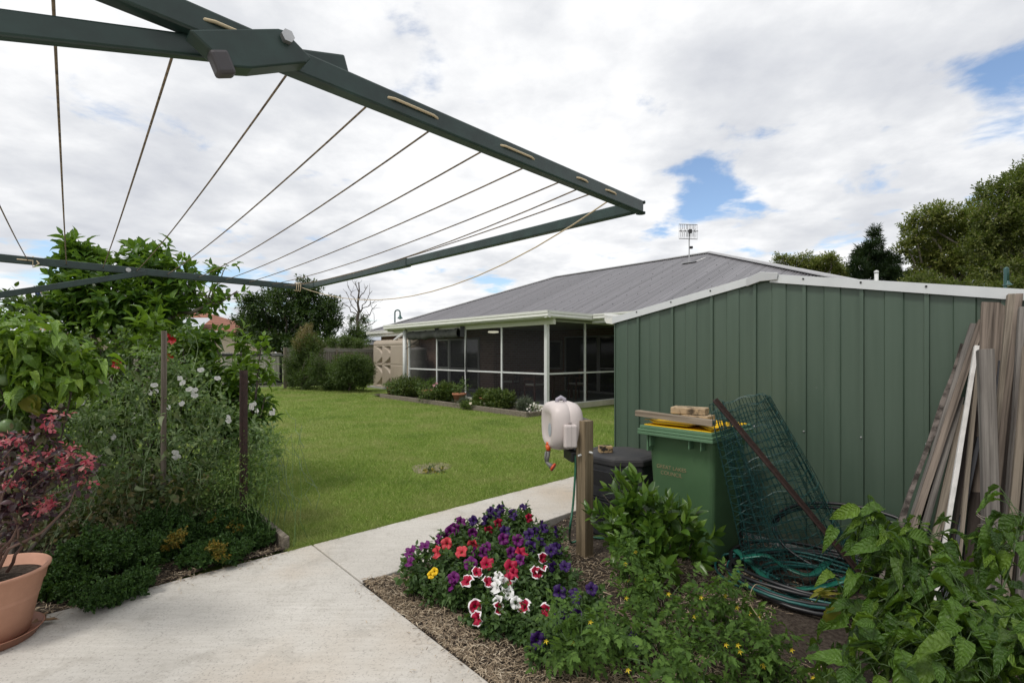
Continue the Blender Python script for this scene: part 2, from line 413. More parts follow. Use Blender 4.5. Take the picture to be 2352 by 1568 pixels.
g = MB(HF); g.bx(-7, VS-.005, -6, UF, -.15, .06)
struct('concrete_slab', g, m_conc, bevel=.008)
g = MB(HF)
e2 = 4.18
g.bx(VS+.005, e2-.004, UN, UF, -.10, .06); g.bx(e2+.004, 7.4, UN+.18, UF, -.10, .06); g.bx(7.408, 11.2, UN+.18, UF, -.10, .06)
struct('concrete_path', g, m_conc, bevel=.008)
# soil beds
def bedz(u, v):
    s = np.clip((v-VS)/.55, 0, 1); h = .05*(1-s*s*(3-2*s))
    return h + .012*np.sin(u*7.1+v*3.3)+.010*np.sin(v*11.7-u*5.1)+.006*np.sin(u*23+1)*np.sin(v*19)
def M_soil():
    t = NT('garden_soil'); v = t.coord(); f = t.noise(v, 3, 8, .7); f2 = t.noise(v, 45, 5, .7)
    c = t.ramp(f, [(.3, (.055, .042, .034)), (.6, (.11, .09, .072)), (.8, (.19, .165, .14))])
    c = t.mix(t.ramp(f2, [(.35, (1, 1, 1)), (.6, (0, 0, 0))]), c, (.03, .022, .018))
    t.l(c, t.b.inputs['Base Color']); t.set(Roughness=.95, Specular_IOR_Level=.1); t.bump(f2, .9, .03); return t.m
m_soil = M_soil()
def bedgrid(u0, u1, v0, v1, off=0.0, n=90, fn=bedz):
    us, vs = np.meshgrid(np.linspace(u0, u1, n), np.linspace(v0, v1, n)); z = fn(us, vs)+off
    X = -SN*us+CS*vs; Y = CS*us+SN*vs
    V = np.stack([X, Y, z], -1).reshape(-1, 3)
    i, j = np.meshgrid(np.arange(n-1), np.arange(n-1)); a = (j*n+i).ravel()
    return V, np.stack([a, a+1, a+n+1, a+n], 1)
V, T = bedgrid(-3.2, UN-.002, VS+.001, 4.9)
o = np_obj('garden_soil', V, T, m_soil); o['kind'] = 'structure'
lbz = lambda u, v: .07+.012*np.sin(u*6+v*4)+.008*np.sin(v*13-u*7)
V, T = bedgrid(UF+.002, 7.4, -4.5, 1.22, 0, 70, lbz)
o = np_obj('flower_bed_soil', V, T, m_soil); o['kind'] = 'structure'
# straw mulch (nobody could count it)
def M_chip():
    t = NT('straw_mulch'); g_ = t.n('ShaderNodeNewGeometry')
    t.l(t.ramp(g_.outputs['Random Per Island'], [(0, (.09, .065, .045)), (.4, (.22, .165, .11)), (.75, (.36, .28, .19)), (1, (.52, .44, .33))]), t.b.inputs['Base Color'])
    t.set(Roughness=.85, Specular_IOR_Level=.2); return t.m
m_chip = M_chip()
rng = np.random.default_rng(11)
def chips(name, us, vs, zf, smin=.015, smax=.07):
    n = len(us); z = zf(us, vs)+rng.uniform(.002, .016, n)
    P = np.stack([-SN*us+CS*vs, CS*us+SN*vs, z], 1)
    a = rng.uniform(0, 6.28, n); tl = rng.normal(0, .16, n)
    D = np.stack([np.cos(a), np.sin(a), tl], 1); S = np.stack([-np.sin(a), np.cos(a), rng.normal(0, .3, n)], 1)
    L = rng.uniform(smin, smax, n)*rng.uniform(.5, 1, n); w = rng.uniform(.0012, .0042, n)
    up = np.array([0, 0, .0022])
    q = [P-D*L[:, None]/2-S*w[:, None]/2, P-D*L[:, None]/2+S*w[:, None]/2, P+S*w[:, None]*.6+up, P-S*w[:, None]*.6+up, P+D*L[:, None]/2+S*w[:, None]/3, P+D*L[:, None]/2-S*w[:, None]/3]
    V = np.stack(q, 1).reshape(-1, 3); b = np.arange(n)*6
    T = np.concatenate([np.stack([b, b+1, b+2, b+3], 1), np.stack([b+3, b+2, b+4, b+5], 1)])
    o = np_obj(name, V, T, m_chip, None, False); o['kind'] = 'stuff'; return o
n = 90000; us = rng.uniform(-2.4, UN-.01, n); vs = VS+.01+rng.uniform(0, 1, n)**1.5*3.2
pat = np.sin(us*4.1+1)+np.sin(vs*5.3+us*2.2)+np.sin(us*9-vs*7)*.5
k = (pat > -.9+.55*np.clip((vs-1.9), -.5, 1.8)+rng.normal(0, .5, n)); chips('straw_mulch', us[k], vs[k], bedz)
n = 9000; us = UF+.01+rng.uniform(0, 1, n)**1.6*2.2; vs = rng.uniform(-1.5, 1.2, n); chips('straw_mulch', us, vs, lbz)
# grass blades
def M_grass():
    t = NT('grass_blades'); g_ = t.n('ShaderNodeNewGeometry'); v = t.coord(); f = t.noise(v, .8, 6, .65)
    c = t.ramp(g_.outputs['Random Per Island'], [(0, (.16, .25, .038)), (.5, (.235, .335, .06)), (.86, (.31, .385, .088)), (1, (.50, .48, .22))])
    c = t.mix(t.ramp(f, [(.46, (0, 0, 0)), (.66, (.7, .7, .7))]), c, (.37, .37, .15)); c = t.mix(t.ramp(f, [(.30, (.5, .5, .5)), (.44, (0, 0, 0))]), c, (.10, .18, .035))
    t.l(c, t.b.inputs['Base Color']); t.set(Roughness=.6, Specular_IOR_Level=.3)
    tr = t.n('ShaderNodeBsdfTranslucent'); t.l(c, tr.inputs['Color']); ms = t.n('ShaderNodeMixShader'); ms.inputs[0].default_value = .35
    t.l(t.b.outputs[0], ms.inputs[1]); t.l(tr.outputs[0], ms.inputs[2]); t.l(ms.outputs[0], t.out.inputs['Surface']); return t.m
n = 560000
r = np.exp(rng.uniform(math.log(3.6), math.log(24), n)); a = rng.uniform(math.radians(-47), math.radians(30), n)
X = r*np.sin(a); Y = r*np.cos(a); u = -SN*X+CS*Y; v = CS*X+SN*Y
keep = (u > UF+.02) & ~((v < 1.27) & (u < 7.4)) & ~((v > 8.15) & (u > 8.3) & (u < 17)) & (v < 11.4) & ~((v > 9.4) & (u > 8.7)) & (u < 23)
bp = np.array(GP(990, 1080, .035))[:2]; keep &= ((X-bp[0])/.24)**2+((Y-bp[1])/.30)**2 > 1+rng.normal(0, .45, n)-(rng.random(n) < .3)*2
X = X[keep]; Y = Y[keep]; r = r[keep]; n = len(X)
h = rng.uniform(.018, .040, n)*(1+r/40); w = .0017*(1+r/4.5); th = rng.uniform(0, 6.28, n)
lean = rng.normal(0, .5, (n, 2))*h[:, None]
P = np.stack([X, Y, np.full(n, .03)], 1); S = np.stack([np.cos(th), np.sin(th), np.zeros(n)], 1)*w[:, None]
top = P+np.stack([lean[:, 0], lean[:, 1], h], 1)
V = np.stack([P-S, P+S, top], 1).reshape(-1, 3); T = np.arange(n*3).reshape(-1, 3)
o = np_obj('grass', V, T, M_grass(), None, False); tag(o, 'short mown green lawn grass', 'grass', None, 'stuff')
# grass fringe creeping over the concrete edges, litter on the slab
n = 9000; v = VS-.2+rng.uniform(0, 6.2, n); u = UF+rng.uniform(-.012, .05, n); X = -SN*u+CS*v; Y = CS*u+SN*v
h = rng.uniform(.02, .055, n)*(.5+.5*np.sin(v*9)**2); th = rng.uniform(0, 6.28, n); P = np.stack([X, Y, np.full(n, .045)], 1); S = np.stack([np.cos(th), np.sin(th), np.zeros(n)], 1)*.0024
lean = rng.normal(0, .35, (n, 2))*h[:, None]+np.array([SN, -CS])*(h[:, None]*rng.uniform(.1, 1.0, (n, 1)))
V = np.stack([P-S, P+S, P+np.stack([lean[:, 0], lean[:, 1], h*.9], 1)], 1).reshape(-1, 3)
o = np_obj('grass', V, np.arange(n*3).reshape(-1, 3), bpy.data.materials['grass_blades'], None, False); tag(o, 'longer grass fringe along the far edge of the concrete path', 'grass', None, 'stuff')
n = 700; k = rng.random(n) < .5
us = np.where(k, UF-rng.exponential(.05, n), rng.uniform(-1, UN, n)); vs = np.where(k, rng.uniform(-.4, 1.2, n), VS-rng.exponential(.05, n))
k = (us < UF-.005) & (vs < VS-.005); chips('straw_litter', us[k], vs[k], lambda a, b: a*0+.0605, .01, .05)
# ================================================================ house
m_brick = NT('brown_brick')
_c = m_brick.n('ShaderNodeTexCoord'); _s = m_brick.n('ShaderNodeSeparateXYZ'); m_brick.l(_c.outputs['Object'], _s.inputs[0])
_a = m_brick.n('ShaderNodeMath', operation='ADD'); m_brick.l(_s.outputs[0], _a.inputs[0]); m_brick.l(_s.outputs[1], _a.inputs[1])
_k = m_brick.n('ShaderNodeCombineXYZ'); m_brick.l(_a.outputs[0], _k.inputs[0]); m_brick.l(_s.outputs[2], _k.inputs[1])
_b = m_brick.n('ShaderNodeTexBrick'); m_brick.l(_k.outputs[0], _b.inputs['Vector'])
for kk, vv in (('Color1', (.20, .10, .07, 1)), ('Color2', (.27, .15, .11, 1)), ('Mortar', (.30, .26, .22, 1)), ('Scale', 1.0), ('Brick Width', .24), ('Row Height', .086), ('Mortar Size', .008)):
    _b.inputs[kk].default_value = vv
m_brick.l(_b.outputs['Color'], m_brick.b.inputs['Base Color']); m_brick.set(Roughness=.9); m_brick.bump(_b.outputs['Fac'], -.4, .01); m_brick = m_brick.m
def M_roof():
    t = NT('grey_roof_steel'); v = t.coord((.25, 6, 1)); f = t.noise(v, 1.5, 6, .6); c = t.n('ShaderNodeTexCoord'); s = t.n('ShaderNodeSeparateXYZ'); t.l(c.outputs['Object'], s.inputs[0])
    q = t.n('ShaderNodeMath', operation='MULTIPLY'); t.l(s.outputs[1], q.inputs[0]); q.inputs[1].default_value = 1/.762
    fl = t.n('ShaderNodeMath', operation='FLOOR'); t.l(q.outputs[0], fl.inputs[0]); wn = t.n('ShaderNodeTexWhiteNoise', noise_dimensions='1D'); t.l(fl.outputs[0], wn.inputs['W'])
    fr = t.n('ShaderNodeMath', operation='FRACT'); t.l(q.outputs[0], fr.inputs[0])
    a = t.ramp(f, [(.3, (.150, .146, .158)), (.7, (.185, .18, .192))]); b = t.mix(wn.outputs['Value'], (.94, .94, .94), (1.05, 1.05, 1.05))
    q2 = t.n('ShaderNodeMath', operation='MULTIPLY'); t.l(s.outputs[1], q2.inputs[0]); q2.inputs[1].default_value = 1/.0914
    f2 = t.n('ShaderNodeMath', operation='FLOOR'); t.l(q2.outputs[0], f2.inputs[0]); w2 = t.n('ShaderNodeTexWhiteNoise', noise_dimensions='1D'); t.l(f2.outputs[0], w2.inputs['W'])
    d = t.mix(1.0, t.mix(1.0, a, b, 'MULTIPLY'), t.mix(w2.outputs['Value'], (.82, .82, .82), (1.15, 1.15, 1.15)), 'MULTIPLY'); e = t.mix(t.ramp(fr.outputs[0], [(0, (1, 1, 1)), (.045, (1, 1, 1)), (.06, (0, 0, 0))], 'CONSTANT'), d, (.12, .117, .125))
    t.l(e, t.b.inputs['Base Color']); t.set(Roughness=.42); return t.m
m_roof = M_roof()
m_cap = plain('roof_cap', (.40, .40, .41), .4, var=.06)
m_ceil = plain('ceiling_paint', (.60, .59, .55), .7, var=.03)
m_floor = plain('verandah_tile', (.20, .22, .21), .5)
def M_screen():
    t = NT('insect_screen'); t.b.inputs['Base Color'].default_value = (.016, .016, .018, 1); t.set(Roughness=.6, Specular_IOR_Level=.2)
    tr = t.n('ShaderNodeBsdfTransparent'); ms = t.n('ShaderNodeMixShader'); ms.inputs[0].default_value = .56
    t.l(tr.outputs[0], ms.inputs[1]); t.l(t.b.outputs[0], ms.inputs[2]); t.l(ms.outputs[0], t.out.inputs['Surface']); return t.m
m_screen = M_screen()
m_glass = plain('dark_glass', (.008, .009, .010), .08, spec=.6)
uK, vK = 8.89, 9.44; uE = 15.96
house = thing('brick_house', 'single storey brown brick house with grey corrugated hip roof and screened verandah', 'house', W(15, 15, 0), TH)
def hx(name, boxes, mat, parent=None, bevel=0, **k):
    m = MB(HF)
    for b in boxes: m.bx(*b)
    return obj(name, m, mat, parent or house, bevel=bevel, **k)
# walls (v0,v1,u0,u1,z0,z1)
vW = 11.5
hx('wall', [(vW, vW+.24, 13.5, 21.9, 0, 2.62), (vW, 23.4, 21.9, 22.14, 0, 2.62), (vW+.24, 14.24, 13.26, 13.5, 0, 2.62), (14, 14.24, 2.3, 13.26, 0, 2.62),
            (14.24, 23.4, 2.06, 2.3, 0, 2.62), (23.16, 23.4, 2.3, 21.9, 0, 2.62)], m_brick)
hx('verandah_floor', [(vK-.02, 14, uK-.02, uE, .0, .18), (14, 14.1, 5, 13, 0, .1)], m_floor)
hx('floor_edge', [(vK-.05, vK-.021, uK-.05, uE, 0, .182), (vK-.02, 14, uK-.05, uK-.021, 0, .182)], plain('painted_concrete_edge', (.48, .46, .34), .7, var=.2, scale=3))
hx('ceiling', [(vK+.03, 14, uK+.03, uE, 2.50, 2.54)], m_ceil)
# roof: four hipped faces of corrugated sheet
E0, E1, S0, S1 = 1.71, 22.4, 10.99, 23.97; PT = math.tan(math.radians(21.9)); ZE = 2.70
def roof_face(m, o, da, di, L, half):
    o = Vector(o); da = Vector(da); di = Vector(di)
    n = int(L/.01523); vs = []; nz = Vector((-di.x*PT, -di.y*PT, 1)).normalized()
    for i in range(n+1):
        s = L*i/n; h = max(.02, min(s, L-s, half)); off = nz*(.014*math.sin(2*PI*s/.0914))
        a = o+da*s+off; vs.append(a - di*.03 - Vector((0, 0, .03*PT)))
        vs.append(a+di*h*.5+Vector((0, 0, h*.5*PT))); vs.append(a+di*h+Vector((0, 0, h*PT)))
    fs = []
    for i in range(n):
        b = i*3; fs += [(b, b+3, b+4, b+1), (b+1, b+4, b+5, b+2)]
    m.add(vs, fs)
m = MB(HF); half = (S1-S0)/2; LU = E1-E0; LV = S1-S0
roof_face(m, (S0, E0, ZE), (0, 1, 0), (1, 0, 0), LU, half); roof_face(m, (S1, E1, ZE), (0, -1, 0), (-1, 0, 0), LU, half)
roof_face(m, (S1, E0, ZE), (-1, 0, 0), (0, 1, 0), LV, half); roof_face(m, (S0, E1, ZE), (1, 0, 0), (0, -1, 0), LV, half)
m_rf = m
m = MB(HF); zr = ZE+half*PT; vm = (S0+S1)/2
def cap(a, b, w=.17):
    m.bar(Vector(a)+Vector((0, 0, .03)), Vector(b)+Vector((0, 0, .03)), w, .022); m.tube([Vector(a)+Vector((0, 0, .045)), Vector(b)+Vector((0, 0, .045))], .035, 8)
cap((vm, E0+half, zr), (vm, E1-half, zr)); cap((S0, E0, ZE), (vm, E0+half, zr), .2); cap((S1, E0, ZE), (vm, E0+half, zr)); cap((S0, E1, ZE), (vm, E1-half, zr)); cap((S1, E1, ZE), (vm, E1-half, zr))
m_cap_ = m
# roof screws in rows on the visible slope
m = m_rf; m.cur = 1; nzv = Vector((-PT, 0, 1)).normalized()
for row in range(1, 8):
    h = row*.85
    s = E0+h+.2
    while s < E1-h-.2:
        p = Vector((S0+h, s, ZE+h*PT))+nzv*.012; m.box(p, (.02, .02, .014)); s += .381
roof = obj('roof', m, [m_roof, plain('screw_grey', (.10, .10, .11), .5)], house, smooth=True)
m = m_cap_
obj('ridge_cap', m, m_cap, roof)
# fascia + gutters : main eave, verandah eave
def gutter(m, a, b, out, z1=2.70, h=.17):
    a = Vector(a); b = Vector(b); o = Vector(out)
    prof = [(0, 0), (.09, .015), (.115, .05), (.105, .10), (.12, .125), (.12, h), (.10, h), (.10, h-.02), (0, h-.02)]
    poly = [a+o*x+Vector((0, 0, z1-h+y)) for x, y in prof]
    m.prism(poly, a, b)
vC, uC = vK-.30, uK-.30
m = MB(HF)
gutter(m, (S0, uC-.125, 0), (S0, E0, 0), (-1, 0, 0)); gutter(m, (S0, E1+.05, 0), (S0, 16.9, 0), (-1, 0, 0)); gutter(m, (S0-.1, E1, 0), (S1, E1, 0), (0, 1, 0)); gutter(m, (S0, E0, 0), (S1, E0, 0), (0, -1, 0))
gutter(m, (vC, uC-.12, 0), (vC, 17.2, 0), (-1, 0, 0), 2.70, .19); gutter(m, (vC-.1, uC, 0), (S0-.02, uC, 0), (0, -1, 0), 2.70, .19)
obj('gutter', m, m_gutter, house)
hx('fascia', [(S0, S0+.03, 16.9, E1, 2.42, 2.66), (S0, S0+.03, E0, uC-.01, 2.45, 2.66), (vC+.001, vC+.03, uC+.03, 17.15, 2.50, 2.66), (vC+.031, S0, 17.1, 17.15, 2.45, 2.66)], m_gutter)
hx('soffit', [(S0+.03, vW+.2, 16.0, 22.0, 2.56, 2.58), (S0+.03, 13.9, E0, uC+.02, 2.56, 2.58), (vC+.03, vK-.03, uC+.03, 17.1, 2.545, 2.57), (S0+.03, 14, uC+.03, uK-.03, 2.545, 2.57)], m_ceil)
hx('verandah_roof', [(vC+.005, S0+.2, uC+.005, 17.15, 2.671, 2.69)], m_roof)
hx('beam', [(vK-.06, vK+.03, uK-.30, 12.7, 2.36, 2.545), (vK-.05, vK+.03, 12.7, uE+1.1, 2.40, 2.545)], plain('beam_paint', (.55, .56, .46), .6, var=.04))
hx('head_rail', [(vK+.031, 14, uK-.02, uK+.03, 2.46, 2.5)], m_white)
# verandah frame
vp = lambda v0, v1, u0, u1, z0, z1: (v0, v1, u0, u1, z0, z1)
us_ = [U_of(x, vK) for x in (1070, 1153)]
hx('post', [(vK-.055, vK+.045, uK-.055, uK+.045, .05, 2.44)], m_white, label='wide white corner post of the verandah')
for uu in us_: hx('post', [(vK-.025, vK+.025, uu-.028, uu+.028, .18, 2.44)], m_white)
hx('post', [(vK-.025, vK+.025, U_of(1004, vK)-.025, U_of(1004, vK)+.025, .18, 2.44)], m_white)
hx('post', [(vK-.03, vK+.03, uE-.05, uE+.03, .0, 2.44)], m_white)
vq = V_of(1343, uK)
hx('post', [(vq-.03, vq+.03, uK-.025, uK+.025, .18, 2.5)], m_white)
hx('post', [(13.2, 13.26, uK-.025, uK+.025, .18, 2.5)], m_white)
hx('mid_rail', [(vK-.022, vK+.022, uK+.05, uE-.06, 1.02, 1.065), (vK+.05, 14, uK-.022, uK+.022, 1.02, 1.065)], m_white)
hx('sill_rail', [(vK-.02, vK+.02, uK+.05, uE-.06, .182, .21), (vK+.05, 14, uK-.02, uK+.02, .182, .21)], m_white)
brk = [uK+.05]+sorted(us_+[U_of(1004, vK)])+[uE-.05]
for a, b in zip(brk[:-1], brk[1:]):
    g = MB(HF); g.add([(vK, a+.03, .21), (vK, b-.03, .21), (vK, b-.03, 1.02), (vK, a+.03, 1.02), (vK, a+.03, 1.065), (vK, b-.03, 1.065), (vK, b-.03, 2.44), (vK, a+.03, 2.44)], [(0, 1, 2, 3), (4, 5, 6, 7)])
    obj('insect_screen', g, m_screen, house)
for a, b in ((vK+.05, vq-.03), (vq+.03, 13.2), (13.26, 14)):
    g = MB(HF); g.add([(a, uK, .21), (b, uK, .21), (b, uK, 1.02), (a, uK, 1.02), (a, uK, 1.065), (b, uK, 1.065), (b, uK, 2.46), (a, uK, 2.46)], [(0, 1, 2, 3), (4, 5, 6, 7)])
    obj('insect_screen', g, m_screen, house)
# doors and windows inside the verandah
def door(v, u0, u1, z1=2.25, mid=None, mat=m_white, name='door', z0=.18):
    w = .06; L = [(v-.06, v-.001, u0, u0+w, z0, z1), (v-.06, v-.001, u1-w, u1, z0, z1), (v-.06, v-.001, u0+w, u1-w, z1-w, z1), (v-.06, v-.001, u0+w, u1-w, z0, z0+.07)]
    if mid: L.append((v-.055, v-.002, u0+w, u1-w, mid, mid+.05))
    d = hx(name, L, mat); hx('pane', [(v-.03, v-.012, u0+w, u1-w, z0+.07, z1-w)], m_glass, d); return d
door(vW, 16.25, 17.15, 2.2, 1.0); door(vW, 14.3, 16.2, 2.2, 1.0, plain('grey_frame', (.30, .30, .30), .4))
door(14, 9.2, 10.6, 2.25, 1.05, plain('grey_door_frame', (.36, .36, .35), .4)); door(14, 10.62, 12.2, 2.25, None, plain('grey_slider_frame', (.33, .33, .32), .4))
door(14, 6.0, 8.4, 2.25, 1.05); door(14, 12.35, 13.2, 2.1, None, plain('grey_window_frame', (.36, .36, .35), .4), 'window', 1.0)
lt = MB(); c_ = PX(1133, 764, 16.6); lt.lathe(c_, [(.02, .06), (.17, .055), (.19, .03), (.17, .0), (.05, -.015)], 20)
def M_emit(name, c, s):
    t = NT(name); t.b.inputs['Base Color'].default_value = (*c, 1); t.b.inputs['Emission Color'].default_value = (*c, 1); t.b.inputs['Emission Strength'].default_value = s; return t.m
obj('ceiling_light', lt, M_emit('lamp_glass', (.75, .72, .55), 1.1), house, smooth=True)
# downpipes, blind
dp = MB(); p0 = W(uE+.10, vK-.13, 2.44); dp.tube([(p0.x, p0.y, 2.44), (p0.x, p0.y, .05)], .075, 12)
a_ = W(17.3, vC+.15, 2.52); b_ = W(17.2, 10.2, 2.40); dp.tube([p0, p0+Vector((0, 0, .06)), W(16.6, vK+.1, 2.50), W(17.2, vK+.25, 2.53), W(17.4, vK+.3, 2.60)], .05, 10)
obj('downpipe', dp, m_white, house, smooth=True)
bl = MB(HF)
def blindf(a, b):
    q = 2*PI*b; rr = .125*(1+.12*math.sin(a*22)+.08*math.sin(a*51)); uu = 12.7+(uE-.15-12.7)*a
    return (vK-.10+rr*math.cos(q)*.8, uu, 2.27-.03*math.sin(PI*((a*2) % 1))+rr*math.sin(q)*1.15)
bl.grid(blindf, 60, 12); bl.bx(vK-.13, vK-.06, 12.75, uE-.2, 2.37, 2.40)
bl_o = obj('rolled_blind', bl, M_noise('blind_canvas', [(.3, (.035, .036, .032)), (.7, (.075, .078, .07))], 4, 5, .8, bump=.4, bscale=10), house, smooth=True)
for xx in (1003, 1062): 
    st = MB(); q = W(U_of(xx, vK-.14), vK-.14, 2.3); st.bar(q+Vector((0, 0, .17)), q+Vector((0, 0, -.17)), .04, .14); obj('strap', st, m_black, bl_o)
st = MB(); p1 = W(U_of(1070, vK-.08), vK-.08, 2.1); st.tube([p1, p1+Vector((0, 0, -.9)), p1+Vector((.02, 0, -1.5))], [.008, .03, .018], 6); obj('strap', st, m_black, bl_o)
st = MB(); st.tube([W(14.7, vK-.09, 2.25), W(uE+.1, vK-.13, 1.75)], .012, 6); obj('strap', st, m_black, bl_o)
vt = MB(); pv = PX(2013, 640, 15.6); vt.tube([(pv.x, pv.y, 3.3), (pv.x, pv.y, pv.z+.18)], .055, 12); vt.lathe((pv.x, pv.y, pv.z+.18), [(.065, 0), (.065, .06), (.02, .09)], 12)
obj('vent_pipe', vt, m_white, roof, smooth=True)
bird = MB(); 
for (x, y) in ((1297, 688), (1301, 696)):
    uu = 12.5; 
# antenna (stands on the roof)
an_s = None
vv = None
pa = None
for k in range(2000):        # where the sight line to the antenna foot meets the roof slope
    Y = 10+k*.01; p = PX(1583, 605, Y); u_, v_ = UV(p)
    if S0 < v_ < vm and p.z < ZE+(v_-S0)*PT: pa = p; break
if pa is None: pa = PX(1583, 605, 18)
ant = thing('television_antenna', 'grey television antenna with a wire grille on the house roof', 'antenna', pa)
m = MB(); top = PX(1581, 533, pa.y); s_ = pa.y/F
m.tube([pa-Vector((0, 0, .02)), Vector((pa.x, pa.y, top.z))], .022, 8)
obj('mast', m, m_steel, ant)
m = MB(); gw, gh = 21*s_, 16.5*s_; cx = pa.x-3.5*s_; cz = top.z
for zz_ in (-gh, gh): m.tube([(cx-gw, pa.y-.05, cz+zz_+.03*gw), (cx+gw, pa.y-.05, cz+zz_-.03*gw)], .014, 6)
for i in range(14):
    x = cx-gw+2*gw*i/13; m.tube([(x, pa.y-.05, cz-gh), (x, pa.y-.05, cz+gh)], .006, 4)
obj('grille', m, m_steel, ant)
m = MB(); m.tube([(cx-gw*1.05, pa.y-.12, cz), (cx+gw, pa.y-.12, cz)], .014, 6)
for x in (-.9, -.45, -.1, .15, .55):
    for sx in (-1, 1):
        m.tube([(cx+x*gw, pa.y-.14, cz), (cx+x*gw+.12*gw*sx, pa.y-.2, cz+.28*gh), (cx+x*gw+.1*gw*sx, pa.y-.2, cz+.85*gh)], .007, 4)
        m.tube([(cx+x*gw, pa.y-.14, cz), (cx+x*gw+.12*gw*sx, pa.y-.2, cz-.28*gh), (cx+x*gw+.1*gw*sx, pa.y-.2, cz-.85*gh)], .007, 4)
m.box((pa.x, pa.y-.1, cz), (.10, .1, .12))
obj('boom', m, plain('antenna_dark', (.05, .05, .055), .5), ant)
m = MB(); m.box((pa.x+.06, pa.y-.02, cz-.55), (.1, .08, .08)); obj('booster_box', m, m_black, ant)
m = MB(); m.bar(pa+W(.25, 0, .03), pa+W(-.28, 0, .03), .16, .02); m.tube([pa+W(-.25, .02, .04), pa+W(-.5, .2, .16), pa+W(-.62, .45, .2)], .012, 5)
obj('base', m, m_steel, ant)
# ---------------------------------------------------------------- verandah furniture
m_red = M_wood('merbau_wood', (.055, .022, .014), (.12, .05, .032), .45, 'z', 30); m_cush = plain('cushion', (.34, .34, .30), .9)
def chair(u, v, rz, label):
    t = thing('outdoor_chair', label, 'chair', W(u, v, .18), rz, 'wooden chairs around the verandah table')
    def part(name, boxes, mat, bev=.006):
        m = MB(t.matrix_basis)
        for b in boxes: m.bx(*b)
        return obj(name, m, mat, t, bevel=bev)
    part('seat', [(-.23, .23, -.22, .22, .42, .45)], m_red); part('cushion', [(-.21, .21, -.20, .20, .452, .51)], m_cush, .02)
    for x in (-.21, .21):
        for y in (-.2, .2): part('leg', [(x-.022, x+.022, y-.022, y+.022, 0, .42 if y > 0 else .42)], m_red)
    part('backrest', [(-.23, -.19, -.23, -.19, .45, .92), (.19, .23, -.23, -.19, .45, .92), (-.19, .19, -.225, -.2, .80, .93), (-.19, .19, -.225, -.2, .62, .70)], m_red)
    part('armrest', [(-.25, -.19, -.2, .2, .64, .665), (.19, .25, -.2, .2, .64, .665), (-.24, -.2, .16, .2, .45, .64), (.2, .24, .16, .2, .45, .64)], m_red)
    return t
chair(12.0, 11.0, TH-PI/2+.25, 'wooden verandah chair with pale cushion at the far end of the table')
chair(10.25, 10.35, TH-PI/2, 'wooden verandah chair with pale cushion just left of the corner post')
chair(9.75, 11.75, TH+PI*.5-.3, 'wooden verandah chair seen beyond the corner post through the side screen')
tb = thing('outdoor_table', 'dark wooden table among the chairs on the screened verandah', 'table', W(11.0, 11.5, .18), TH)
m = MB(tb.matrix_basis); m.bx(-.5, .5, -.95, .95, .70, .74); obj('tabletop', m, m_red, tb, bevel=.006)
for x in (-.43, .43):
    for y in (-.85, .85):
        m = MB(tb.matrix_basis); m.bx(x-.035, x+.035, y-.035, y+.035, 0, .7); obj('leg', m, m_red, tb)
# ---------------------------------------------------------------- rainwater tanks
m_tank = M_noise('beige_poly', [(.3, (.36, .30, .235)), (.7, (.42, .355, .28))], 1.5, 4, .45, spec=.4)
tk = thing('water_tank', 'large beige slimline rainwater tank with scalloped dimples beside the house wall', 'water tank', W(19.4, 10.8, 0), TH)
m = MB(HF)
u0, u1, v0, v1, z0, z1 = 17.75, 21.1, 10.42, 11.2, .12, 2.18
def tankf(a, b):
    # loop around a stadium outline; a in 0..1 around, b up
    R = (v1-v0)/2; Ls = (u1-u0)-2*R; per = 2*Ls+2*PI*R; s = a*per
    z = z0+(z1-z0)*b
    if s < Ls: u = u1-R-s; x = v0; nx, ny = -1, 0
    elif s < Ls+PI*R: q = (s-Ls)/R; u = u0+R-R*math.sin(q); x = v0+R-R*math.cos(q); nx, ny = -math.cos(q), -math.sin(q)
    elif s < 2*Ls+PI*R: u = u0+R+(s-Ls-PI*R); x = v1; nx, ny = 1, 0
    else: q = (s-2*Ls-PI*R)/R; u = u1-R+R*math.sin(q); x = v1-R+R*math.cos(q); nx, ny = math.cos(q), math.sin(q)
    ins = 0.0
    if b > .93: ins = .05*((b-.93)/.07)**2
    for zb in (.485, .90):
        ins += .022*math.exp(-((b-zb)/.008)**2)
    if s < Ls:
        for (c0, c1) in ((.03, .29), (.31, .58)):
            f = s/Ls
            if c0 < f < c1:
                for (b0, b1) in ((.03, .47), (.50, .88)):
                    if b0 < b < b1:
                        fx = (f-c0)/(c1-c0); fz = (b-b0)/(b1-b0)
                        arc = (2*abs(fz-.5))**2.2
                        wv = max(0, fx - .85*(1-arc)*0 )
                        ins += .26*fx**1.2*max(0, min(1, (arc-.12)/.3))*0 + .24*(1-arc)*0
                        e = max(0, min(1, (fx-(1-arc**.8))*6))
                        ins += .20*e*(fx)*min(1, (1-fx)*14)*min(1, min(fz, 1-fz)*25)
    return (x-nx*ins, u-ny*ins, z)
m.grid(tankf, 220, 110)
m.add([tankf(i/60, 1.0) for i in range(60)], [tuple(range(60))])
obj('tank_body', m, m_tank, tk, smooth=True)
m = MB(HF); m.bx(v0+.1, v1-.1, u0+.25, u0+1.0, z1-.01, z1+.07); m.bx(v0+.1, v1-.12, u0+1.5, u1-.3, z1-.01, z1+.04); obj('tank_top', m, m_tank, tk, bevel=.03)
m = MB(HF); m.bx(v0-.1, v1+.1, u0-.1, u1+.15, .0, .12); obj('plinth', m, plain('plinth_concrete', (.36, .35, .33), .9), tk)
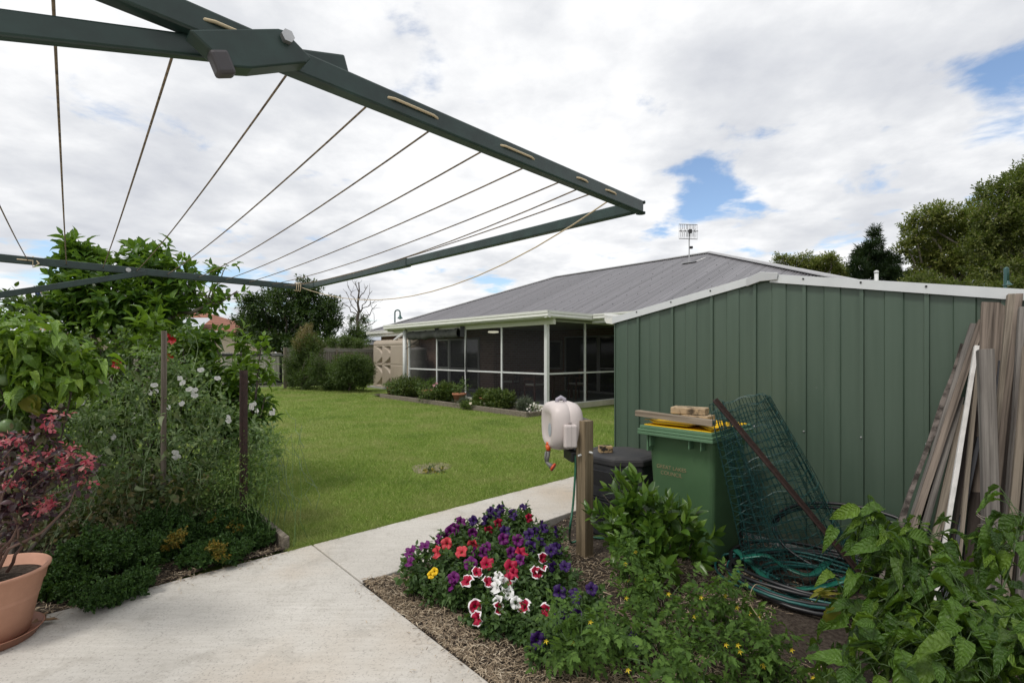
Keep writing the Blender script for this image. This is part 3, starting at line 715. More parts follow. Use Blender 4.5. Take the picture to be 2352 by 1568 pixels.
m = MB(); m.tube([W(18.9, 10.84, 2.56), W(18.9, 10.84, 2.50), W(19.5, 10.75, 2.2), W(19.5, 10.75, 2.16)], .05, 10); m.tube([W(18.75, 10.84, 2.56), W(18.75, 10.84, 2.5), W(19.4, 10.72, 2.2)], .05, 10)
obj('inlet_pipe', m, m_white, tk, smooth=True)
t2 = thing('water_tank', 'narrow round grey ribbed tank standing behind the verandah screen', 'water tank', W(16.8+1.3, 10.9, 0))
m = MB(); cc = W(17.62, 10.85, 0)
prof = [(.36, 0)]+[(.36-.02*(1 if i % 2 else 0), 1.3+.055*i) for i in range(9)]+[(.33, 1.83), (.1, 1.87)]
m.lathe(cc, prof, 28); obj('tank_body', m, plain('grey_poly', (.17, .16, .15), .55), t2, smooth=True)
m = MB(); m.lathe(cc+Vector((0, 0, 1.86)), [(.1, 0), (.1, .04)], 20); obj('tank_lid', m, plain('grey_poly_lid', (.15, .14, .135), .55), t2)
# ================================================================ shed
def M_shedm():
    t = NT('shed_green'); f = t.noise(t.coord((6, 6, .35)), 2.0, 6, .6); c = t.ramp(f, [(.3, (.056, .088, .062)), (.7, (.072, .108, .078))])
    s = t.n('ShaderNodeSeparateXYZ'); t.l(t.coord(), s.inputs[0]); n = t.noise(t.coord(), 9, 6, .7)
    h = t.n('ShaderNodeMath', operation='MULTIPLY_ADD'); t.l(n, h.inputs[0]); h.inputs[1].default_value = .5; h.inputs[2].default_value = -.12
    k = t.n('ShaderNodeMath', operation='LESS_THAN'); t.l(s.outputs[2], k.inputs[0]); t.l(h.outputs[0], k.inputs[1])
    k2 = t.n('ShaderNodeMath', operation='MULTIPLY'); t.l(k.outputs[0], k2.inputs[0]); k2.inputs[1].default_value = .35
    c = t.mix(k2.outputs[0], c, (.13, .115, .09)); sp = t.noise(t.coord(), 28, 3, .6)
    c = t.mix(t.ramp(sp, [(.70, (0, 0, 0)), (.76, (.3, .3, .3))]), c, (.16, .19, .17)); t.l(c, t.b.inputs['Base Color']); t.set(Roughness=.34, Specular_IOR_Level=.5)
    t.bump(t.noise(t.coord((1, 1, .3)), 1.6, 2), .35, .03); return t.m
m_shed = M_shedm()
vS = 4.284; uS1, uS0 = 3.03, 0.05; uP = 1.56; zE_, zP = 1.93, 2.205
shed = thing('garden_shed', 'dark green ribbed steel garden shed with white gable capping', 'shed', W(1.5, 5.7, 0), TH)
def ztop(u): return zP-(zP-zE_)*abs(u-uP)/((uS1-uS0)/2) - .01
ribs = [2.75, 2.372, 1.987, 1.616, 1.243, .870, .506, .14]
def wallprof(u):           # outwards offset of the sheet at u
    for r in ribs:
        d = abs(u-r)
        if d < .012: return .020
        if d < .016: return .020*(1-(d-.012)/.004)
    for r in ribs+[3.12]:
        d = abs(u-(r-.187)); 
        if d < .050: return .010
        if d < .058: return .010*(1-(d-.050)/.008)
    return 0.0
us2 = set([uS0, uS1, uP])
for r in ribs:
    for d in (-.0161, -.012, .012, .0161): us2.add(r+d)
for r in ribs+[3.12]:
    for d in (-.0581, -.050, .050, .0581): us2.add(r-.187+d)
us2 = sorted(x for x in us2 if uS0 <= x <= uS1)
m = MB(HF); vs = []; fs = []
for i, u in enumerate(us2):
    o_ = wallprof(u); vs += [(vS-o_, u, 0.02), (vS-o_, u, ztop(u))]
    if i: fs.append((2*i-2, 2*i, 2*i+1, 2*i-1))
m.add(vs, fs); obj('wall', m, m_shed, shed, label='gable end wall of ribbed green sheet')
m = MB(HF); 
m.bx(vS+.004, 7.3, uS1-.02, uS1, .02, zE_); m.bx(vS+.004, 7.3, uS0, uS0+.02, .02, zE_)
m.prism([(7.28, uS0+.02, .02), (7.28, uS1-.02, .02), (7.28, uS1-.02, zE_), (7.28, uP, zP), (7.28, uS0+.02, zE_)], (0, 0, 0), (.02, 0, 0))
for k in range(8): m.bx(vS+.15+k*.38, vS+.175+k*.38, uS1+.0005, uS1+.018, .02, zE_)
obj('wall', m, m_shed, shed)
m = MB(HF); m.bx(vS-.03, vS-.021, uS0, uS1, .0, .035); m.bx(vS-.021, 7.3, uS0+.03, uS1-.03, -.08, .018); obj('base_rail', m, plain('galv_rail', (.35, .36, .36), .45), shed)
m = MB(HF); sl = (zP-zE_)/(uS1-uP)
for a, b in ((uS1+.06, uP), (uS0-.06, uP)):
    za = zP-sl*abs(a-uP)
    m.add([(vS-.03, a, za+.012), (vS-.03, b, zP+.012), (7.35, b, zP+.012), (7.35, a, za+.012)], [(0, 1, 2, 3)])
obj('roof', m, m_roof, shed)
m = MB(HF)
for a, b in ((uS1+.02, uP+.07), (uP-.07, uS0-.02)):
    za = zP-sl*abs(a-uP); zb = zP-sl*abs(b-uP)
    m.prism([(vS-.028, a, za-.045), (vS-.028, b, zb-.045), (vS-.028, b, zb+.022), (vS-.028, a, za+.022)], (0, 0, 0), (-.008, 0, 0))
    m.prism([(vS-.028, a, za+.016), (vS-.028, b, zb+.016), (vS-.028, b, zb+.024), (vS-.028, a, za+.024)], (0, 0, 0), (.09, 0, 0))
obj('barge_capping', m, plain('white_capping', (.58, .60, .61), .35, var=.04), shed)
m = MB(HF); z_ = zP; m.prism([(vS-.04, uP+.11, z_-.075), (vS-.04, uP+.11, z_-.005), (vS-.04, uP, z_+.035), (vS-.04, uP-.14, z_+.012), (vS-.04, uP-.13, z_-.045), (vS-.04, uP, z_-.045)], (0, 0, 0), (-.012, 0, 0))
obj('ridge_cap', m, plain('ridge_plastic', (.45, .46, .47), .4, var=.04), shed, bevel=.004)
m = MB(HF); gutter(m, (vS-.03, uS1+.01, 0), (7.35, uS1+.01, 0), (0, 1, 0), zE_+.03, .085); gutter(m, (vS-.03, uS0-.01, 0), (7.35, uS0-.01, 0), (0, -1, 0), zE_+.03, .085)
obj('gutter', m, m_gutter, shed)
m = MB(HF); m.bx(vS-.012, vS+.03, uS1, uS1+.012, .02, zE_-.05); obj('corner_trim', m, m_shed, shed)
sm = None
for r in ribs[:-1]:
    for zz_ in (.95, None):
        z = zz_ if zz_ else ztop(r)+.01
        m = MB(HF); p = Vector((vS-.024-(.014 if not zz_ else 0), r, z)); m.lathe(p, [(.007, 0), (.007, .004), (.004, .007)], 8, Matrix.Rotation(-PI/2, 3, 'Y'))
        obj('screw', m, m_steel if zz_ else m_black, shed)
# ================================================================ wheelie bin
bin_ = thing('wheelie_bin', 'green council wheelie bin with yellow lid against the shed', 'bin', W(1.83, 3.7, 0), TH)
def M_bin(name, a, b):
    t = NT(name); v = t.coord(); f = t.noise(v, 4, 6); f2 = t.noise(t.coord((3, 25, 2), (.3, 0, .2)), 3, 6, .7)
    c = t.ramp(f, [(.3, a), (.7, b)]); c = t.mix(t.ramp(f2, [(.62, (0, 0, 0)), (.72, (.5, .5, .5))]), c, (.10, .13, .08))
    t.l(c, t.b.inputs['Base Color']); t.set(Roughness=.5, Specular_IOR_Level=.35); t.bump(t.noise(v, 160, 2), .08, .003); return t.m
m_bin = M_bin('bin_green', (.055, .115, .052), (.07, .138, .064)); m_rim = M_bin('bin_rim_green', (.085, .165, .092), (.10, .19, .107)); m_yel = M_bin('bin_yellow', (.75, .44, .004), (.80, .48, .006))
def taper(m, z0, z1, a, b):     # a,b = (v0,v1,u0,u1) bottom, top, rounded corners
    def ring(q, z):
        v0, v1, u0, u1 = q; r = .045; pts = []
        for cx, cy, a0 in ((v1-r, u1-r, 0), (v0+r, u1-r, 90), (v0+r, u0+r, 180), (v1-r, u0+r, 270)):
            for k in range(5):
                an = math.radians(a0+k*22.5); pts.append((cx+r*math.cos(an), cy+r*math.sin(an), z))
        return pts
    n = 20; A = ring(a, z0); B = ring(b, z1)
    m.add(A+B, [(i, (i+1) % n, n+(i+1) % n, n+i) for i in range(n)]+[tuple(range(n-1, -1, -1)), tuple(range(n, 2*n))])
m = MB(HF); taper(m, .02, .93, (3.45, 3.93, 1.60, 2.06), (3.40, 3.99, 1.565, 2.10)); obj('body', m, m_bin, bin_)
m = MB(HF)
def frame(m, q, w, z0, z1):
    v0, v1, u0, u1 = q
    m.bx(v0, v0+w, u0, u1, z0, z1); m.bx(v1-w, v1, u0, u1, z0, z1); m.bx(v0+w, v1-w, u0, u0+w, z0, z1); m.bx(v0+w, v1-w, u1-w, u1, z0, z1)
frame(m, (3.305, 4.03, 1.53, 2.135), .10, .955, .975); 
b_ = MB(HF); b_.M = HF
m.bx(3.305, 4.03, 1.53, 2.135, .93, .9545); m.bx(3.318, 4.02, 1.542, 2.123, .9755, 1.0)
for uu in (1.63, 1.72, 2.04): m.bx(3.33, 3.41, uu-.005, uu+.005, .86 if uu != 2.04 else .84, .93)
m.bx(3.34, 3.41, 2.06, 2.075, .80, .93)
obj('rim', m, m_rim, bin_, bevel=.007)
m = MB(HF)
def lidf(a, b):
    v = 3.352+.64*a; u = 1.562+.545*b
    z = 1.004+.040*math.sin(PI*min(1, a*1.6+.12))**.6*(math.sin(PI*(.06+.88*b))**.4)
    if a < .22: z += .020*math.exp(-((b-.18)/.10)**2)*(1-a/.22)+.03*math.exp(-((b-.95)/.09)**2)*(1-a/.22)
    return (v, u, z)
m.grid(lidf, 20, 30); m.bx(3.355, 3.99, 1.565, 2.104, .9995, 1.006); obj('lid', m, m_yel, bin_, smooth=False)
for uu in (1.66, 2.0):
    m = MB(HF); m.lathe((4.0, uu, .10), [(.04, -.02), (.10, -.02), (.10, .02), (.04, .02)], 20, Matrix.Rotation(PI/2, 3, 'X')); obj('wheel', m, m_black, bin_)
m = MB(HF); m.tube([(4.02, 1.62, .96), (4.09, 1.66, .965), (4.09, 2.0, .965), (4.02, 2.04, .96)], .014, 8); obj('handle', m, m_rim, bin_, smooth=True)
mt = plain('faded_print', (.21, .17, .09), .7, var=.3, scale=60)
for i, (txt, uc, z, sz) in enumerate((('GREAT LAKES', 1.905, .668, .042), ('COUNCIL', 1.905, .622, .042))):
    cu = bpy.data.curves.new('lettering', 'FONT'); cu.body = txt; cu.size = sz; cu.align_x = 'CENTER'; cu.extrude = .0006; cu.space_character = .95
    to = bpy.data.objects.new('lettering_tmp', cu)
    col.objects.link(to); dg = bpy.context.evaluated_depsgraph_get(); me = bpy.data.meshes.new_from_object(to.evaluated_get(dg)); bpy.data.objects.remove(to)
    vb = 3.45-.05*(z/.93)-.0025
    me.transform(Matrix.Translation((vb-3.7, uc-1.83, z)) @ Matrix.Rotation(math.radians(3.2), 4, 'Y') @ Matrix.Rotation(-PI/2, 4, 'Z') @ Matrix.Rotation(PI/2, 4, 'X'))
    me.materials.clear(); me.materials.append(mt); lo = bpy.data.objects.new('lettering', me); col.objects.link(lo); lo.parent = bin_
# timber and pavers on the lid, brick on the compost bin
tb_ = thing('timber_offcut', 'weathered timber length lying across the yellow bin lid', 'timber', W(1.86, 3.37, 1.03), TH)
m = MB(HF @ Matrix.Translation((3.372, 1.865, 1.076)) @ Matrix.Rotation(.03, 4, 'X')); m.bx(-.032, .032, -.315, .315, -.022, .022); obj('timber_length', m, M_wood('offcut_wood', (.14, .11, .08), (.34, .28, .21), .85, 'y', 45), tb_, bevel=.003)
m_pav = M_noise('stained_paver', [(.38, (.06, .045, .03)), (.5, (.36, .27, .17)), (.75, (.48, .37, .24))], 14, 6, .9, bump=.4, bscale=60)
m_br = M_noise('mouldy_brick', [(.45, (.02, .016, .012)), (.52, (.38, .26, .13)), (.75, (.46, .33, .18))], 16, 6, .9, bump=.4, bscale=60)
pv_ = tag(obj('paver', MB(HF @ Matrix.Translation((3.60, 1.80, 1.061)) @ Matrix.Rotation(.10, 4, 'Z')).bx(-.08, .08, -.12, .11, -.027, .027), m_pav, None, bevel=.006), 'lower stained paver on the bin lid, mostly hidden under another', 'paver', 'pavers stacked on the bin lid')
pv2 = tag(obj('paver', MB(HF @ Matrix.Translation((3.59, 1.845, 1.115)) @ Matrix.Rotation(.24, 4, 'Z')).bx(-.07, .07, -.13, .13, -.025, .027), m_pav, None, bevel=.006), 'upper stained paver on the bin lid, behind the timber length', 'paver', 'pavers stacked on the bin lid')
# ================================================================ compost bin
cp = thing('compost_bin', 'black octagonal plastic compost bin standing between post and wheelie bin', 'compost bin', W(2.56, 3.72, 0), TH)
m_cmp = M_noise('compost_black', [(.3, (.018, .018, .021)), (.7, (.03, .03, .034))], 6, 5, .55)
m_dust = M_noise('dusty_black_lid', [(.35, (.022, .022, .026)), (.6, (.04, .038, .038)), (.75, (.10, .085, .07))], 4, 7, .7)
def octo(m, c, r0, r1, z0, z1, ch=.42):
    def ring(r, z):
        k = r*ch; return [(c[0]+x, c[1]+y, z) for x, y in ((r, -k), (r, k), (k, r), (-k, r), (-r, k), (-r, -k), (-k, -r), (k, -r))]
    m.add(ring(r0, z0)+ring(r1, z1), [(i, (i+1) % 8, 8+(i+1) % 8, 8+i) for i in range(8)]+[tuple(range(7, -1, -1)), tuple(range(8, 16))])
cc = (3.72, 2.56); m = MB(HF); octo(m, cc, .36, .285, 0, .60)
obj('body', m, m_cmp, cp, bevel=.012)
m = MB(HF); octo(m, cc, .30, .30, .595, .65); octo(m, cc, .30, .25, .6505, .668); m.box((cc[0]+.02, cc[1]+.30, .65), (.16, .06, .03)); obj('lid', m, m_dust, cp, bevel=.010)
m = MB(HF); R_ = Matrix.Rotation(-.124, 3, 'Y')
for (y0, y1, z0, z1, off) in ((-.13, .13, .36, .55, .006), (-.13, .13, .06, .30, .006)):
    zc = (z0+z1)/2; xv = cc[0]-.36+.075*zc/.6
    m.box((xv-off, cc[1], zc), (.012, y1-y0, z1-z0), R_)
for zc in (.31, .335): m.box((cc[0]-.36+.075*zc/.6-.014, cc[1], zc), (.012, .22, .010), R_)
obj('front_panel', m, m_cmp, cp, bevel=.004)
bb = W(2.66, 3.60, .697)
tag(obj('brick', MB(Matrix.Translation(bb) @ Matrix.Rotation(TH-.7, 4, 'Z')).bx(-.06, .06, -.042, .042, -.029, .029), m_br, None, bevel=.004), 'mouldy half brick lying on the black compost bin lid', 'brick')
# ================================================================ post with hose reel
uPo, vPo = 2.356, 2.926
pt = thing('timber_post', 'square pine post beside the path carrying a hose reel', 'post', W(uPo, vPo, 0), TH)
m = MB(HF); m.bx(vPo-.05, vPo+.05, uPo-.045, uPo+.045, -.05, 1.048); obj('post_shaft', m, M_wood('treated_pine', (.13, .10, .06), (.27, .21, .135), .8, 'z', 42, (.09, .07, .045)), pt, bevel=.003)
for (a, b, z) in ((vPo-.052, uPo-.005, .79), (vPo+.0, uPo-.047, .81)):
    m = MB(HF); d = Vector((-1, 0, 0)) if a < vPo-.04 else Vector((0, -1, 0)); p = Vector((a, b, z)); m.tube([p, p+d*.028], .008, 8); obj('bolt', m, m_white, pt)
rl = thing('hose_reel', 'off white plastic garden hose reel mounted on the pine post', 'hose reel', W(2.6, 2.9, .9))
m_reel = plain('reel_plastic', (.55, .49, .47), .42, var=.03, spec=.4)
ax = Vector((-.975, -.22, 0)).normalized(); qx = Vector((.22, -.975, 0)).normalized(); zc_ = Vector((0, 0, 1))
RC = PX(1291, 975, 3.86)
def reelpt(a, q, z): return RC+ax*a+qx*q+zc_*z
m = MB(); n = 40; rings = [(-.122, .60), (-.117, .80), (-.095, .93), (-.055, 1.0), (-.002, 1.0), (0, .99), (.002, 1.0), (.055, 1.0), (.10, .95), (.122, .84), (.130, .68), (.118, .56), (.112, .38)]
vs = []
for a, s in rings:
    for k in range(n):
        th = 2*PI*k/n; c, s_n = math.cos(th), math.sin(th); ex = .62
        x = math.copysign(abs(c)**ex, c)*.20*s; a *= 1.0; z = math.copysign(abs(s_n)**ex, s_n)*.188*s
        if z < 0: x *= 1-.10*(-z/.188)
        if a > .11 and s < .8: z -= .01
        vs.append(reelpt(a, x, z))
L_ = len(rings); fs = [(i*n+k, i*n+(k+1) % n, (i+1)*n+(k+1) % n, (i+1)*n+k) for i in range(L_-1) for k in range(n)]+[tuple(range(n)), tuple((L_-1)*n+k for k in range(n))]
m.add(vs, fs); obj('casing', m, m_reel, rl, smooth=True)
m = MB(); m.M = Matrix(((ax.x, qx.x, 0, RC.x), (ax.y, qx.y, 0, RC.y), (0, 0, 1, RC.z), (0, 0, 0, 1)))
LM = m.M.copy()
m.bx(-.045, .058, .19, .235, -.145, .03); obj('gear_cover', m, m_reel, rl, bevel=.014)
m = MB(LM); m.lathe((.005, .212, .03), [(.006, 0), (.006, .01), (.010, .011), (.010, .018), (.004, .02)], 10); m.bx(.004, .0055, .2352, .2362, -.14, .025); obj('screw', m, plain('seam', (.32, .29, .28), .5), rl)
m = MB(LM); m.tube([(.055, .03, .175), (.05, .03, .205), (.02, .03, .222), (-.01, .03, .205), (-.015, .03, .175)], .016, 10); obj('carry_handle', m, plain('handle_grey', (.33, .31, .36), .4), rl, smooth=True)
m = MB(LM); m.lathe((.1155, .04, -.03), [(.0, 0), (.055, 0), (.05, .002)], 20, Matrix.Rotation(PI/2, 3, 'Y') @ Matrix.Scale(.7, 3, (0, 1, 0))); obj('sticker', m, plain('sticker_grey', (.36, .39, .43), .4), rl)
m = MB(LM); m.bx(-.14, -.02, -.03, .16, -.27, -.19); m.bx(-.20, -.13, -.06, .12, -.25, .05); m.bx(-.11, -.09, .10, .12, -.30, -.27); obj('bracket', m, m_black, rl, bevel=.01)
nz_ = thing('hose_nozzle', 'grey spray nozzle with orange ring hanging below the hose reel', 'hose nozzle', PX(1258, 1045, 3.8))
Yn = 3.80
m = MB(); m.tube([PX(1258, 1015, Yn), PX(1258, 1022, Yn)], .013, 10); m.tube([PX(1258, 1021, Yn), PX(1260, 1034, Yn)], .019, 12); obj('connector', m, plain('orange_plastic', (.62, .10, .02), .4), nz_, smooth=True)
m = MB(); m.tube([PX(1260, 1034, Yn), PX(1258, 1050, Yn), PX(1256, 1062, Yn)], [.016, .015, .012], 10); m.tube([PX(1254, 1037, Yn-.01), PX(1252.5, 1050, Yn), PX(1254, 1060, Yn)], .009, 8)
m.tube([PX(1255, 1060, Yn), PX(1262, 1067, Yn-.01), PX(1270, 1072, Yn-.02)], [.012, .016, .03], 12); obj('grip', m, plain('nozzle_grey', (.14, .14, .13), .45), nz_, smooth=True)
m = MB(); m.tube([PX(1269, 1071, Yn-.018), PX(1272.5, 1073.5, Yn-.024)], .033, 16); obj('spray_ring', m, plain('orange_ring', (.55, .08, .03), .4), nz_, smooth=True)
m_hose = M_noise('green_hose', [(.3, (.010, .075, .040)), (.7, (.016, .115, .06))], 40, 3, .4)
hz = [PX(1322, 1045, 3.72), PX(1321, 1090, 3.70), PX(1316, 1160, 3.66), PX(1309, 1215, 3.62), GP(1310, 1243, .02), GP(1322, 1243, .02), GP(1345, 1232, .015), GP(1400, 1236, .012), GP(1470, 1222, .01)]
def smooth_path(pts, k=6):
    pts = [Vector(p) for p in pts]; out = []
    for i in range(len(pts)-1):
        p0 = pts[max(0, i-1)]; p1 = pts[i]; p2 = pts[i+1]; p3 = pts[min(len(pts)-1, i+2)]
        for j in range(k):
            t = j/k; out.append(.5*((2*p1)+(p2-p0)*t+(2*p0-5*p1+4*p2-p3)*t*t+(-p0+3*p1-3*p2+p3)*t**3))
    return out+[pts[-1]]
m = MB(); m.tube(smooth_path(hz), .0085, 8); tag(obj('garden_hose', m, m_hose, None, smooth=True), 'thin green hose hanging from the reel down the pine post', 'hose')
# ================================================================ mesh roll, picket, hoses
m_mesh = M_noise('green_plastic_mesh', [(.3, (.006, .034, .033)), (.7, (.012, .062, .058))], 20, 3, .45)
def mesh_cone(m, A, B, ra, rb, turns, ph, ca=.066, ch=.060, flat=.85):
    A = Vector(A); B = Vector(B); ax_ = (B-A); H = ax_.length; ax_.normalize(); e1 = Vector((1, 0, 0)); e1 = (e1-ax_*e1.dot(ax_)).normalized(); e2 = ax_.cross(e1)
    def P(t, q):
        r = (ra+(rb-ra)*t)*(1-.10*q/(2*PI)/max(1, turns)); r *= 1+.035*math.sin(q*3+t*5)+.02*math.sin(q*7-t*9)
        return A+ax_*(H*t+.018*math.sin(q*2+1)*t)+e1*(r*math.cos(q+ph))+e2*(r*flat*math.sin(q+ph))
    tot = turns*2*PI; nl = int(tot*(ra+rb)/2/ca); nh = int(H/ch)
    for i in range(nl+1):
        q = tot*i/nl; m.tube([P(j/12, q+.02*math.sin(j*1.7+i)) for j in range(13)], .0024, 3, False)
    for j in range(nh+1):
        t = j/nh; m.tube([P(t+.006*math.sin(i*.9+j), tot*i/(nl*2)) for i in range(nl*2+1)], .0024, 3, False)
mr = MB(); mesh_cone(mr, PX(1705, 925, 3.42), PX(1842, 1292, 3.42), .185, .36, 2.0, .4)
mesh_cone(mr, PX(1646, 925, 3.26), PX(1760, 1300, 3.30), .052, .15, 1.0, 1.0)
tag(obj('mesh_roll', mr, m_mesh, None), 'roll of green plastic garden mesh leaning between bin and shed', 'mesh roll')
pk = thing('star_picket', 'rusty brown steel picket leaning across the green mesh roll', 'picket', GP(2016, 1367))
A_ = PX(1641, 918, 3.14); B_ = GP(2016, 1367, -.02); d_ = (B_-A_).normalized()
m = MB()
for an in (0, 120, 240):
    q = d_.orthogonal().normalized(); q = Matrix.Rotation(math.radians(an), 3, d_) @ q
    m.bar(A_+q*.011, B_+q*.011, .006, .022, q)
obj('picket_shaft', m, m_rust, pk)
HCn = GP(1850, 1338)
def coil(m, c, R, turns, r, seed, zb=.0, tail=None, squash=.86):
    rg = random.Random(seed); pts = []; N = int(turns*28); ph = rg.uniform(0, 6)
    for i in range(N+1):
        q = ph+2*PI*i/28; k = i/28
        rr = R*(1+.06*math.sin(k*2.3+seed)+.05*math.sin(q*2+seed+k))
        pts.append(Vector((c.x+rr*math.cos(q)+.03*math.sin(k*1.9), c.y+squash*rr*math.sin(q), zb+r+.012*k+.008*math.sin(q*3+seed))))
    m.tube(pts+(tail or []), r, 7)
m = MB(); coil(m, HCn+W(0, -.02, 0), .46, 3.3, .009, 3, .02); coil(m, HCn+W(-.12, -.05, 0), .36, 2.2, .009, 8, .02)
lp = [GP(1850, 1372, .03), GP(1745, 1358, .02), GP(1680, 1338, .02), GP(1648, 1312, .02), GP(1645, 1288, .03), GP(1668, 1272, .05), GP(1700, 1276, .06), GP(1730, 1300, .05), GP(1790, 1330, .04)]
m.tube(smooth_path(lp), .0095, 8)
tag(obj('garden_hose', m, M_noise('teal_hose', [(.3, (.008, .06, .055)), (.7, (.02, .12, .11))], 60, 3, .4), None, smooth=True), 'teal garden hose coiled on the soil under the mesh roll', 'hose')
m = MB(); coil(m, HCn+W(-.05, .02, 0), .52, 3.2, .013, 5, .015); coil(m, HCn+W(.02, .10, 0), .55, 1.6, .013, 9, .05)
m.tube(smooth_path([GP(1690, 1262, .03), GP(1740, 1298, .02), GP(1790, 1330, .02), GP(1812, 1345, .02)]), .013, 8)
cw = W(.86, 4.03, .0)
for k, R in ((0, .50), (1, .46)):                   # the two standing loops leaning on the shed
    pts = []
    for i in range(33):
        q = 2*PI*i/32; y = R*math.sin(q)+R
        pts.append(cw+W(R*1.05*math.cos(q)+.03*k, .16*(y/(2*R))-.09+.01*k, .012+y*.47))
    m.tube(pts, .012, 8)
tag(obj('poly_pipe', m, plain('black_poly', (.012, .012, .014), .4, var=.2), None, smooth=True), 'black irrigation pipe coiled on the soil with loops leaning on the shed', 'pipe')
m = MB()
def rib(pts, w):
    sp = smooth_path(pts, 8); m.tube(sp, w, 6, True, .25)
rib([GP(1690, 1262, .10), GP(1722, 1290, .07), GP(1770, 1335, .03), GP(1812, 1352, .03), GP(1890, 1345, .05), GP(1940, 1330, .12), GP(1985, 1300, .10)], .03)
rib([GP(1700, 1280, .12), GP(1760, 1275, .16), GP(1800, 1300, .10), GP(1860, 1320, .08), GP(1900, 1290, .12)], .035)
rib([GP(1900, 1300, .14), GP(1925, 1340, .03), GP(1960, 1350, .03), GP(1975, 1320, .10)], .03)
tag(obj('plastic_strip', m, M_noise('green_plastic_strip', [(.3, (.008, .085, .06)), (.7, (.015, .14, .10))], 10, 3, .35), None, smooth=True), 'crumpled bright green plastic strip tangled at the foot of the mesh roll', 'plastic strip')
# ================================================================ leaning boards
wg = [M_wood('board_grey', (.055, .05, .046), (.25, .23, .21), .88, 'z', 60, (.12, .105, .095)), M_wood('board_brown', (.055, .044, .037), (.25, .205, .17), .85, 'z', 55, (.12, .095, .075)),
      M_wood('board_pale', (.09, .075, .06), (.31, .265, .215), .85, 'z', 50, (.16, .135, .10)), M_noise('bark_edge', [(.4, (.03, .024, .02)), (.6, (.16, .135, .12))], 18, 6, .95, bump=.8, bscale=50),
      plain('white_paint', (.62, .60, .58), .6, var=.15, scale=20), plain('black_bar', (.02, .022, .03), .5), M_wood('board_dark', (.02, .016, .014), (.065, .052, .045), .9, 'z', 55)]  # board_dark: dark brown wood, also gap shade between boards put into colour
G_ = 'boards and poles leaning at the shed end'
bd = [ # top px x,y, Ytop, bottom px x,y (at ground), width m, thick m, mat, label
 (2212, 792, 3.13, 1985, 1440, .024, .03, 3, 'dark bark edged stick, leftmost and most slanted of the leaning timbers'),
 (2234, 745, 3.10, 2009, 1450, .028, .04, 0, 'grey weathered batten right beside the bark edged stick'),
 (2254, 740, 3.06, 2021, 1456, .036, .05, 1, 'pinkish brown batten with its top beside the widest plank'),
 (2205, 915, 3.00, 2050, 1462, .034, .04, 0, 'split grey stick slanting low between the pinkish batten and the white strip'),
 (2192, 930, 3.04, 2034, 1458, .026, .03, 6, 'dark thin stick slanting behind the split grey stick'),
 (2216, 930, 2.98, 2096, 1468, .042, .04, 2, 'greenish pale batten directly left of the white strip'),
 (2243, 797, 2.92, 2133, 1480, .022, .03, 4, 'white painted strip leaning among the grey timbers'),
 (2242, 880, 2.95, 2168, 1476, .050, .03, 6, 'dark brown board directly right of the white strip'),
 (2247, 830, 2.90, 2180, 1482, .020, .03, 2, 'pale thin batten just left of the stout grey post'),
 (2288, 696, 3.02, 2240, 1470, .135, .022, 1, 'widest brown plank, standing behind the other leaning timbers'),
 (2262, 802, 2.72, 2275, 1500, .066, .06, 0, 'stout grey post standing nearly upright in front with a wire tie'),
 (2249, 1005, 2.86, 2150, 1492, .020, .03, 5, 'black steel bar slanting between the white strip and front post'),
 (2300, 830, 2.93, 2236, 1480, .03, .03, 5, 'black slat leaning on the widest plank behind the stout post'),
 (2255, 1040, 2.90, 2205, 1488, .075, .03, 6, 'dark wide board low behind the black steel bar'),
 (2324, 677, 2.94, 2232, 1480, .042, .045, 2, 'pale brown stake reaching the white shed corner cap'),
 (2340, 677, 2.92, 2252, 1486, .032, .04, 1, 'rough brown stake right beside the pale stake at the shed corner'),
 (2348, 705, 2.84, 2282, 1500, .030, .04, 0, 'grey batten near the right picture edge with the lower top'),
 (2356, 800, 2.78, 2290, 1512, .036, .04, 2, 'pale batten slanting in from the right picture edge'),
 (2362, 740, 2.82, 2306, 1508, .030, .04, 6, 'dark batten between the two rightmost pale ones'),
 (2376, 800, 2.72, 2330, 1530, .035, .04, 0, 'grey batten cut off by the right picture edge'),
 (2335, 740, 2.90, 2268, 1492, .024, .03, 6, 'narrow stick coloured dark as shade in the gap behind the rough brown stake'),
 (2310, 760, 2.98, 2250, 1475, .03, .03, 6, 'dark stick coloured as shadow in the gap right of the widest plank')]
